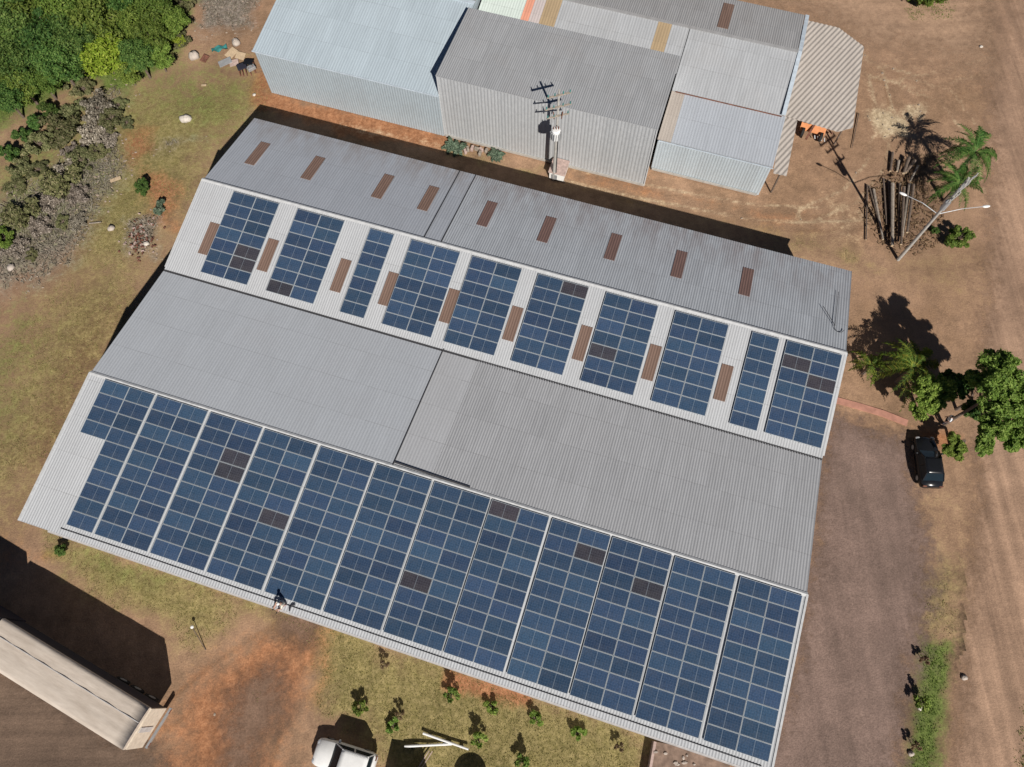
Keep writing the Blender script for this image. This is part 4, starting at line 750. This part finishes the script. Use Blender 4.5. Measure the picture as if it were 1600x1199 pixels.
def kind(key, mat, R, ncl, per, leaf, h0, br, seed, **kw):
    cm, C = crown('crown', M[mat], R, ncl, per, leaf, seed, **kw); KIND[key] = (cm, trunk_mesh('trunk', C, h0, br, M['wood']), h0)
kind('a', 'leaf', (2.6, 2.5, 2.3), 60, 170, .15, 3.6, .18, 1); kind('b', 'leaf_d', (2.4, 2.6, 2.6), 64, 170, .14, 4.0, .18, 2); kind('c', 'leaf', (2.0, 2.2, 3.0), 60, 160, .14, 4.2, .16, 3); kind('d', 'leaf_d', (3.0, 2.7, 2.3), 70, 170, .15, 3.6, .2, 4)
kind('y', 'leaf_y', (2.5, 2.6, 1.9), 80, 130, .17, 2.7, .16, 5, hollow=.3); kind('s', 'leaf_d', (.95, 1.0, .8), 16, 110, .13, .75, .06, 6); kind('o', 'leaf_o', (1.7, 1.6, .8), 30, 120, .13, .75, .07, 7); kind('o2', 'leaf_o', (1.3, 1.5, .6), 26, 110, .12, .6, .07, 8)
kind('g', 'leaf_g', (.75, .9, .5), 14, 60, .20, .5, .05, 9); kind('grey', 'leaf_grey', (1.6, 1.5, .6), 30, 110, .12, .55, .06, 10); kind('bush', 'leaf', (1.5, 1.4, .9), 26, 120, .15, .9, .08, 11); kind('sap', 'leaf', (.48, .45, .45), 11, 36, .10, .6, .03, 12); kind('sap_g', 'leaf_b', (.62, .6, .34), 13, 46, .14, .36, .03, 13); kind('sap_r', 'dry', (.40, .42, .35), 7, 30, .10, .6, .03, 14)
def plant(name, key, label, cat, loc, rz=None, sc=1.0, group=None, zs=1.0):
    cm, tm, h0 = KIND[key]; t = thing(name, label, cat, (loc[0], loc[1], -.12), random.uniform(0, 6.28) if rz is None else rz, group); t.scale = (sc, sc, sc*zs)
    c = bpy.data.objects.new('crown', cm); COL.objects.link(c); c.parent = t; c.location = (0, 0, h0)
    u = bpy.data.objects.new('trunk', tm); COL.objects.link(u); u.parent = t; return t
# woodland at the upper left: every tree its own
WOOD = [(20, 8, 'b', 1.15), (58, 22, 'a', 1.15), (98, 12, 'c', 1.2), (140, 25, 'a', 1.2), (118, 58, 'b', 1.0), (72, 58, 'd', 1.1), (28, 55, 'b', 1.1), (178, 8, 'b', .95), (206, 28, 'a', .85), (240, 12, 'c', .9), (232, 52, 'a', .85), (268, 30, 'a', .7), (212, 84, 'b', .75), (244, 84, 'a', .6), (45, 92, 'd', .95), (88, 95, 'b', .9), (8, 100, 'b', 1.0), (30, 128, 'a', .8), (62, 122, 'a', .75), (6, 148, 'b', .75), (112, 118, 'o', 1.0), (196, 108, 'a', .55), (-20, 40, 'b', 1.2), (-25, 110, 'a', 1.0), (276, 60, 'o', .8), (150, -22, 'b', 1.2), (60, -25, 'a', 1.2), (225, -25, 'a', 1.0), (10, -30, 'd', 1.2), (282, 0, 'o', 1.0)]
for px_, py_, ky, sc in WOOD:
    h = KIND[ky][2]*sc; q = at(px_, py_, h); plant('tree' if ky != 'o' else 'bush', ky, 'dense green tree in the wooded patch filling the upper left corner' if ky != 'o' else 'low olive bush at the edge of the wooded patch', 'tree' if ky != 'o' else 'bush', q, None, sc, 'trees of the wooded patch' if ky != 'o' else 'olive bushes at the wood edge')
q = at(160, 84, 2.4); plant('tree', 'y', 'bright yellow green tree standing out at the front of the wooded patch', 'tree', q, .4, 1.08)
q = at(277, 62, .8); plant('bush', 'y', 'small yellow green bush between the wooded patch and the rubbish heap', 'bush', q, 1, .30)
for k_, (px_, py_, sc, nm) in enumerate(((74, 172, 1.05, 'top one'), (56, 192, 1.05, 'second one'), (33, 212, 1.0, 'third one'), (11, 240, 1.1, 'lowest one'))):
    plant('shrub', 's', 'round dark green shrub, '+nm+' in the slanting row at the left edge', 'shrub', at(px_, py_, .8), None, sc, 'shrubs in the slanting row')
for px_, py_, ky, sc, lb in ((128, 138, 'o2', .7, 'small olive bush below the bright yellow green tree'), (112, 170, 'o', .65, 'olive bush beside the grey brush under the wood'), (88, 205, 'o', 1.0, 'wide olive bush right of the slanting shrub row'), (150, 168, 'grey', 1.0, 'grey leafless brush under the bright tree'), (172, 186, 'o2', .8, 'low olive scrub beside the grey leafless brush'), (128, 250, 'o', .7, 'olive scrub on the upper edge of the brush field'),
                              (92, 280, 'o', .95, 'olive scrub in the middle of the brush field'), (30, 330, 'o', .9, 'olive scrub at the left of the brush field'), (58, 225, 'o2', .9, 'pale olive scrub below the shrub row'), (5, 370, 'bush', .75, 'green bush on the left border beside the brush field'), (140, 205, 'grey', .8, 'grey brush on the right of the olive scrub'), (222, 290, 's', .85, 'small dark green shrub near the warehouse corner'), (248, 322, 'g', .95, 'pale blue green agave like shrub near the warehouse corner'), (30, 262, 'o2', .7, 'faded scrub between shrub row and brush field'), (100, 268, 'grey', .7, 'grey dry brush in the brush field')):
    plant('shrub', ky, lb, 'shrub', at(px_, py_, KIND[ky][2]*sc), None, sc*(1.25 if ky in ('o', 'o2', 'grey') else 1))
for px_, py_, ky, sc in ((20, 290, 'o', .7), (55, 262, 'o2', .8), (72, 310, 'grey', 1.0), (120, 300, 'grey', .9), (150, 235, 'o2', .8), (165, 215, 'grey', .8), (60, 350, 'grey', .9), (95, 345, 'o2', .6), (20, 385, 'grey', .9), (48, 396, 'o2', .5), (120, 345, 'grey', .7), (112, 232, 'grey', .8), (182, 160, 'o2', .7), (196, 190, 'o2', .6)):
    plant('shrub', ky, 'low soft scrub clump growing among the dead brush at the left' if ky != 'grey' else 'grey dead brush clump among the olive scrub at the left', 'shrub', at(px_, py_, KIND[ky][2]*sc), None, sc, 'scrub clumps of the brush field' if ky != 'grey' else 'dead clumps of the brush field', .7)
plant('shrub', 's', 'lone dark shrub under the left front eave', 'shrub', at(97, 861, .3), None, .6)
# right hand trees
def big_tree(label, parts, base, mat, leaf, seed, h_tr):
    """tree whose crown is several separate leaf masses: parts = (px, py, z, radius)"""
    t = thing('tree', label, 'tree', (base.x, base.y, -.1)); V = []; fc = []; tb = MB(); top = Vector((.5, .2, h_tr)); tb.tube((0, 0, -.2), top, .15, .10, 8); off = 0
    for i, (px_, py_, z_, r_) in enumerate(parts):
        q = at(px_, py_, z_)-base; me, C = crown('tmp', mat, (r_*1.12, r_*1.12, r_*.8), int(22+18*r_), 140, leaf*.72, seed+i, hollow=.1); a = np.array([v_.co[:] for v_ in me.vertices])+np.array([q.x, q.y, q.z]); V.append(a); n_ = len(a); fc += [tuple(j+off for j in p.vertices) for p in me.polygons]; off += n_; bpy.data.meshes.remove(me)
        md = top.lerp(Vector((q.x, q.y, z_-.3)), .5)+Vector((0, 0, .3)); tb.tube(top, md, .10, .07, 6); tb.tube(md, (q.x, q.y, z_-.3), .07, .03, 6)
    me = bpy.data.meshes.new('crown'); me.from_pydata(np.concatenate(V).tolist(), [], fc); me.materials.append(mat); o = bpy.data.objects.new('crown', me); COL.objects.link(o); o.parent = t; tb.build('trunk', M['wood'], t); return t
big_tree('tall spreading tree with separate leaf masses over the road edge at the right', [(1563, 566, 7.2, 1.25), (1592, 602, 6.8, 1.35), (1558, 612, 7.4, 1.35), (1530, 592, 6.4, .8), (1572, 645, 7.0, 1.4), (1548, 668, 6.4, 1.0), (1583, 685, 6.0, 1.05), (1540, 697, 5.6, .75), (1612, 640, 6.5, 1.3), (1604, 680, 6.2, 1.0)], at(1474, 664), M['leaf_b'], .19, 40, 4.6)
big_tree('round leafy tree above the footpath, left of the standing person', [(1452, 608, 3.4, 1.15), (1464, 622, 3.3, 1.0), (1446, 636, 3.0, 1.0), (1476, 600, 3.6, .9), (1480, 616, 3.2, .6)], at(1432, 640), M['leaf_b'], .17, 60, 2.2)
big_tree('dark low tree filling the gap between the two leafy trees', [(1500, 606, 3.0, 1.0), (1527, 640, 2.4, 1.0), (1518, 592, 3.4, .8), (1488, 592, 2.6, .8)], at(1494, 640), M['leaf_d'], .17, 70, 1.6)
big_tree('low leafy tree leaning over the front of the black car', [(1494, 690, 1.9, .7), (1498, 706, 1.8, .7), (1482, 702, 1.6, .5)], at(1486, 700), M['leaf_b'], .16, 80, 1.3)
plant('bush', 'bush', 'green bush cut by the upper picture edge beside the road', 'bush', at(1448, -8, .9), .3, 1.5)
plant('bush', 'bush', 'green bush beside the foot of the power pole', 'bush', at(1501, 371, .8), 1.0, .85); plant('bush', 's', 'small green tuft between power pole and bush', 'bush', at(1462, 360, .3), 1.0, .45)
def frond_mesh(L, droop, wd, seed, mat):
    g = random.Random(seed); V = []; fs = []; n_ = 36; pts = []
    for i in range(n_+1):
        t = i/n_; pts.append(Vector((L*t*(1-.16*droop*t), 0, L*(.55*t-(.55+.55*droop)*t*t))))
    for i in range(n_):
        a, b = pts[i], pts[i+1]; k_ = len(V); r_ = .028*(1-i/n_)+.008; V += [a+Vector((0, -r_, 0)), a+Vector((0, r_, 0)), b+Vector((0, r_, 0)), b+Vector((0, -r_, 0))]; fs.append((k_, k_+1, k_+2, k_+3))
        if i > 2:
            for s_ in (-1, 1):
                for h_ in (g.uniform(0, .9),):
                    p = a.lerp(b, h_); l_ = wd*math.sin(math.pi*min(1, .18+.8*i/n_))*g.uniform(.6, 1.2); tip = p+Vector((l_*.55, s_*l_*.85, -l_*.28+g.uniform(-.14, .06))); k_ = len(V); u = Vector((.024, 0, .0)); V += [p-u, p+u, tip.lerp(p, .35)+u*1.3+Vector((0, 0, .05)), tip, tip.lerp(p, .35)-u*1.0+Vector((0, 0, .05))]; fs.append((k_, k_+1, k_+2, k_+3, k_+4))
    me = bpy.data.meshes.new('frond'); me.from_pydata([tuple(v_) for v_ in V], [], fs); me.materials.append(mat); return me
def palm(label, px_, py_, h, L, n_, mat, seed, droop=.8, wd=.46, yel=None):
    q = at(px_, py_, h); t = thing('palm_tree', label, 'palm', (q.x, q.y, -.1)); tb = MB()
    for i in range(6): tb.tube((0, 0, h*i/6), (0, 0, h*(i+1)/6+.03), .17-.01*i+.02, .16-.01*i, 9)
    tb.build('trunk', M['wood'], t); ms = [frond_mesh(L*f, droop*d_, wd, seed+i, M[mat]) for i, (f, d_) in enumerate(((1, 1), (.9, .7), (1.05, 1.25)))]; my = frond_mesh(L, droop*1.3, wd, seed+9, M[yel or mat]); g = random.Random(seed)
    for i in range(n_):
        o = bpy.data.objects.new('frond', my if (yel and i % 4 == 0) else ms[i % 3]); COL.objects.link(o); o.parent = t; o.location = (0, 0, h); o.rotation_euler = (g.uniform(-.15, .15), g.uniform(-.5, .35), 2*math.pi*i/n_*1.618+g.uniform(-.25, .25)); s_ = g.uniform(.8, 1.1); o.scale = (s_, s_, s_)
palm('green palm with arching fronds at the road edge above the bark litter', 1524, 237, 4.2, 3.1, 30, 'palm', 5, .7)
palm('smaller dark palm below the road edge palm, behind the power pole', 1499, 287, 2.6, 2.7, 24, 'palm', 15, .7)
palm('yellowing palm in the tree shadow at the warehouse corner', 1428, 574, 3.0, 3.2, 24, 'palm_y', 25, .9, .5, 'palm_y'); palm('small yellowing palm close to the right warehouse wall', 1362, 570, 1.6, 2.0, 10, 'palm_y', 35, .8, .4)
# saplings on the front lawn
SAP = [(560, 1108, 'sap', 'green sapling beside the bare track'), (600, 1040, 'sap_r', 'dry sapling near the bare track, below the eave'), (626, 1118, 'sap_r', 'reddish sapling in the middle of the lawn'), (615, 1136, 'sap_g', 'low green tuft left of the white poles'), (706, 1084, 'sap', 'tall sapling at the left end of the red soil strip'), (770, 1104, 'sap_g', 'bright green sapling on the red soil strip'), (835, 1124, 'sap_g', 'green sapling third from the right along the eave'), (903, 1148, 'sap_g', 'green sapling second from the right along the eave'), (968, 1166, 'sap_r', 'dry sapling at the right end of the row'), (748, 1154, 'sap', 'dark bushy sapling right of the white poles'), (818, 1192, 'sap', 'sapling cut by the bottom picture edge'), (1446, 1030, 'sap_r', 'dark dry sapling at the top of the green verge'), (1445, 1098, 'sap', 'dark sapling in the middle of the green verge'), (1432, 1165, 'sap_r', 'pale dry sapling near the bottom of the green verge')]
for px_, py_, ky, lb in SAP: sc = 1.35 if '1445' in str(px_) or ky == 'sap' else 1.0; plant('sapling', ky, lb, 'sapling', at(px_, py_, KIND[ky][2]*sc), None, sc)
# agaves and blocks along the foot of the tall shed
ag = frond_mesh(.55, .2, .10, 91, M['leaf_g'])
for px_, py_, lb in ((706, 229, 'grey green agave at the left foot of the tall dull shed'), (774, 243, 'small green agave in the row of blocks by the tall shed'), (716, 233, 'grey green agave second from the left by the tall shed')):
    q = at(px_, py_); t = thing('agave', lb, 'agave', (q.x, q.y, -.05))
    for i in range(11): o = bpy.data.objects.new('leaf', ag); COL.objects.link(o); o.parent = t; o.rotation_euler = (0, random.uniform(-.6, .1), i*2.4); s_ = random.uniform(1.2, 1.9); o.scale = (s_, s_*1.6, s_)
for k_, (px_, py_) in enumerate(((722, 230), (731, 234), (738, 233), (745, 234), (752, 235), (760, 237), (727, 238), (750, 241))):
    q = at(px_, py_); o = MB().box((0, 0, .14), (random.uniform(.35, .5), .24, .34)).build('block', M['logpale'] if k_ % 2 else M['brick'], None, bevel=.02); o.location = (q.x, q.y, -.05); o.rotation_euler = (0, 0, random.uniform(0, 3)); tag(o, 'small building block in the row lying along the tall shed wall', 'block', 'blocks along the shed wall')
# ---------------------------------------------------------------- rubbish heap and loose things
def lump(name, label, cat, px_, py_, r_, mat, jit=.2, rz=0):
    q = at(px_, py_); o = MB().sphere((0, 0, 0), r_, 9, 6, 0, jit).build(name, M[mat], None, True); o.location = (q.x, q.y, r_[2]*.5-.08); o.rotation_euler = (0, 0, rz); return tag(o, label, cat)
lump('boulder', 'large pale boulder left of the rubbish heap', 'boulder', 304, 89, (.55, .5, .4), 'cobble'); lump('boulder', 'pale stone above the rubbish heap near the blue shed', 'boulder', 369, 68, (.42, .5, .35), 'cobble')
lump('boulder', 'white stone on the bare ground above the warehouse corner', 'boulder', 290, 186, (.62, .45, .3), 'palestone', .2); lump('boulder', 'pale stone at the edge of the brown meadow', 'boulder', 174, 357, (.34, .32, .22), 'cobble'); lump('boulder', 'white stone on the brick rubble patch', 'boulder', 229, 381, (.3, .26, .2), 'palestone')
lump('boulder', 'pale stones at the left border under the brush field', 'boulder', 17, 418, (.32, .4, .2), 'cobble'); lump('boulder', 'small pale stone on the dirt road at the upper right', 'boulder', 1533, 73, (.2, .18, .12), 'palestone'); lump('boulder', 'white stone on the green verge', 'boulder', 1437, 1106, (.16, .2, .14), 'palestone'); lump('boulder', 'pale stone near the bottom of the green verge', 'boulder', 1424, 1178, (.22, .18, .14), 'cobble'); lump('boulder', 'pale stone on the verge beside the dirt road', 'boulder', 1507, 1059, (.22, .2, .12), 'cobble')
lump('boulder', 'white stone at the foot of the blue shed', 'boulder', 397, 148, (.2, .16, .12), 'palestone')
def board(label, px_, py_, d, mat, rz, tilt=.05, name='board', cat='board'):
    q = at(px_, py_); o = MB().box((0, 0, 0), d).build(name, M[mat], None, bevel=.005); o.location = (q.x, q.y, .06); o.rotation_euler = (tilt, -tilt, rz); return tag(o, label, cat)
board('cream board lying on the ground above the dark shrub', 181, 281, (1.0, .35, .05), 'logend', .35); board('thin pale plank at the edge of the brush field', 149, 349, (1.1, .10, .05), 'logpale', .05); board('small cream board below the rubbish heap', 319, 134, (.5, .2, .05), 'logend', 0)
for k_, (px_, py_, d, mt, rz, lb) in enumerate(((352, 98, (1.3, .7, .06), 'steel', .4, 'grey sheet of scrap in the rubbish heap'), (362, 84, (1.2, .8, .06), 'logend', .9, 'tan board in the middle of the rubbish heap'), (366, 99, (.9, .7, .05), 'brick', .2, 'pinkish board on top of the rubbish heap'), (320, 92, (.8, .6, .08), 'rust', 1.1, 'rusty scrap beside the large pale boulder'), (376, 88, (.8, .9, .05), 'logend', 1.3, 'tan sheet beside the dark scrap'))): board(lb, px_, py_, d, mt, rz, .12, 'scrap_sheet', 'scrap')
q = at(343, 77); mb = MB()
for i in range(9):
    for j in range(5): pass
V = [(-.75+i*.19, -.3+j*.15+.06*math.sin(i*1.7), .12+.10*math.sin(i*1.3+j)+.06*math.cos(j*2.1+i)) for i in range(9) for j in range(5)]; fs = [(i*5+j, (i+1)*5+j, (i+1)*5+j+1, i*5+j+1) for i in range(8) for j in range(4)]; n_ = len(V)
mb.add(V+[(x, y, z-.03) for x, y, z in V], fs+[tuple(k_+n_ for k_ in f[::-1]) for f in fs]); o = mb.build('tarpaulin', M['teal'], None, True); o.location = (q.x, q.y, 0); o.rotation_euler = (0, 0, .3); tag(o, 'crumpled teal plastic sheet on the rubbish heap', 'tarpaulin')
q = at(387, 112); sc_ = thing('scrap_pile', 'heap of dark metal scrap with rusty legs beside the blue shed', 'scrap', (q.x, q.y, 0), .2)
MB().box((-.35, 0, .75), (.9, .7, .12), .2).build('plate', M['navy'], sc_); MB().box((.35, .35, .8), (.9, .6, .10), -.3).build('plate', M['black'], sc_); MB().box((.5, -.2, .55), (.8, .5, .35), .4).build('drum', M['steel'], sc_, bevel=.05)
for x_, y_ in ((-.75, -.3), (-.45, -.4), (-.1, -.4), (.3, -.5), (.75, -.3), (.8, .3)): MB().bar((x_, y_, -.1), (x_*.9, y_+.15, .75), .09, .09).build('leg', M['rust'], sc_)
mb = MB(); q = at(218, 372)
for _ in range(90): mb.box((random.gauss(0, .8), random.gauss(0, .9), random.uniform(-.08, .12)), (random.uniform(.12, .3), random.uniform(.08, .16), .08), random.uniform(0, 3), 0 if random.random() < .7 else 1)
o = mb.build('brick_rubble', [M['rust'], M['brick']]); o.location = (q.x, q.y, 0); tag(o, 'loose patch of broken brick rubble below the dark shrub', 'rubble', None, 'stuff')
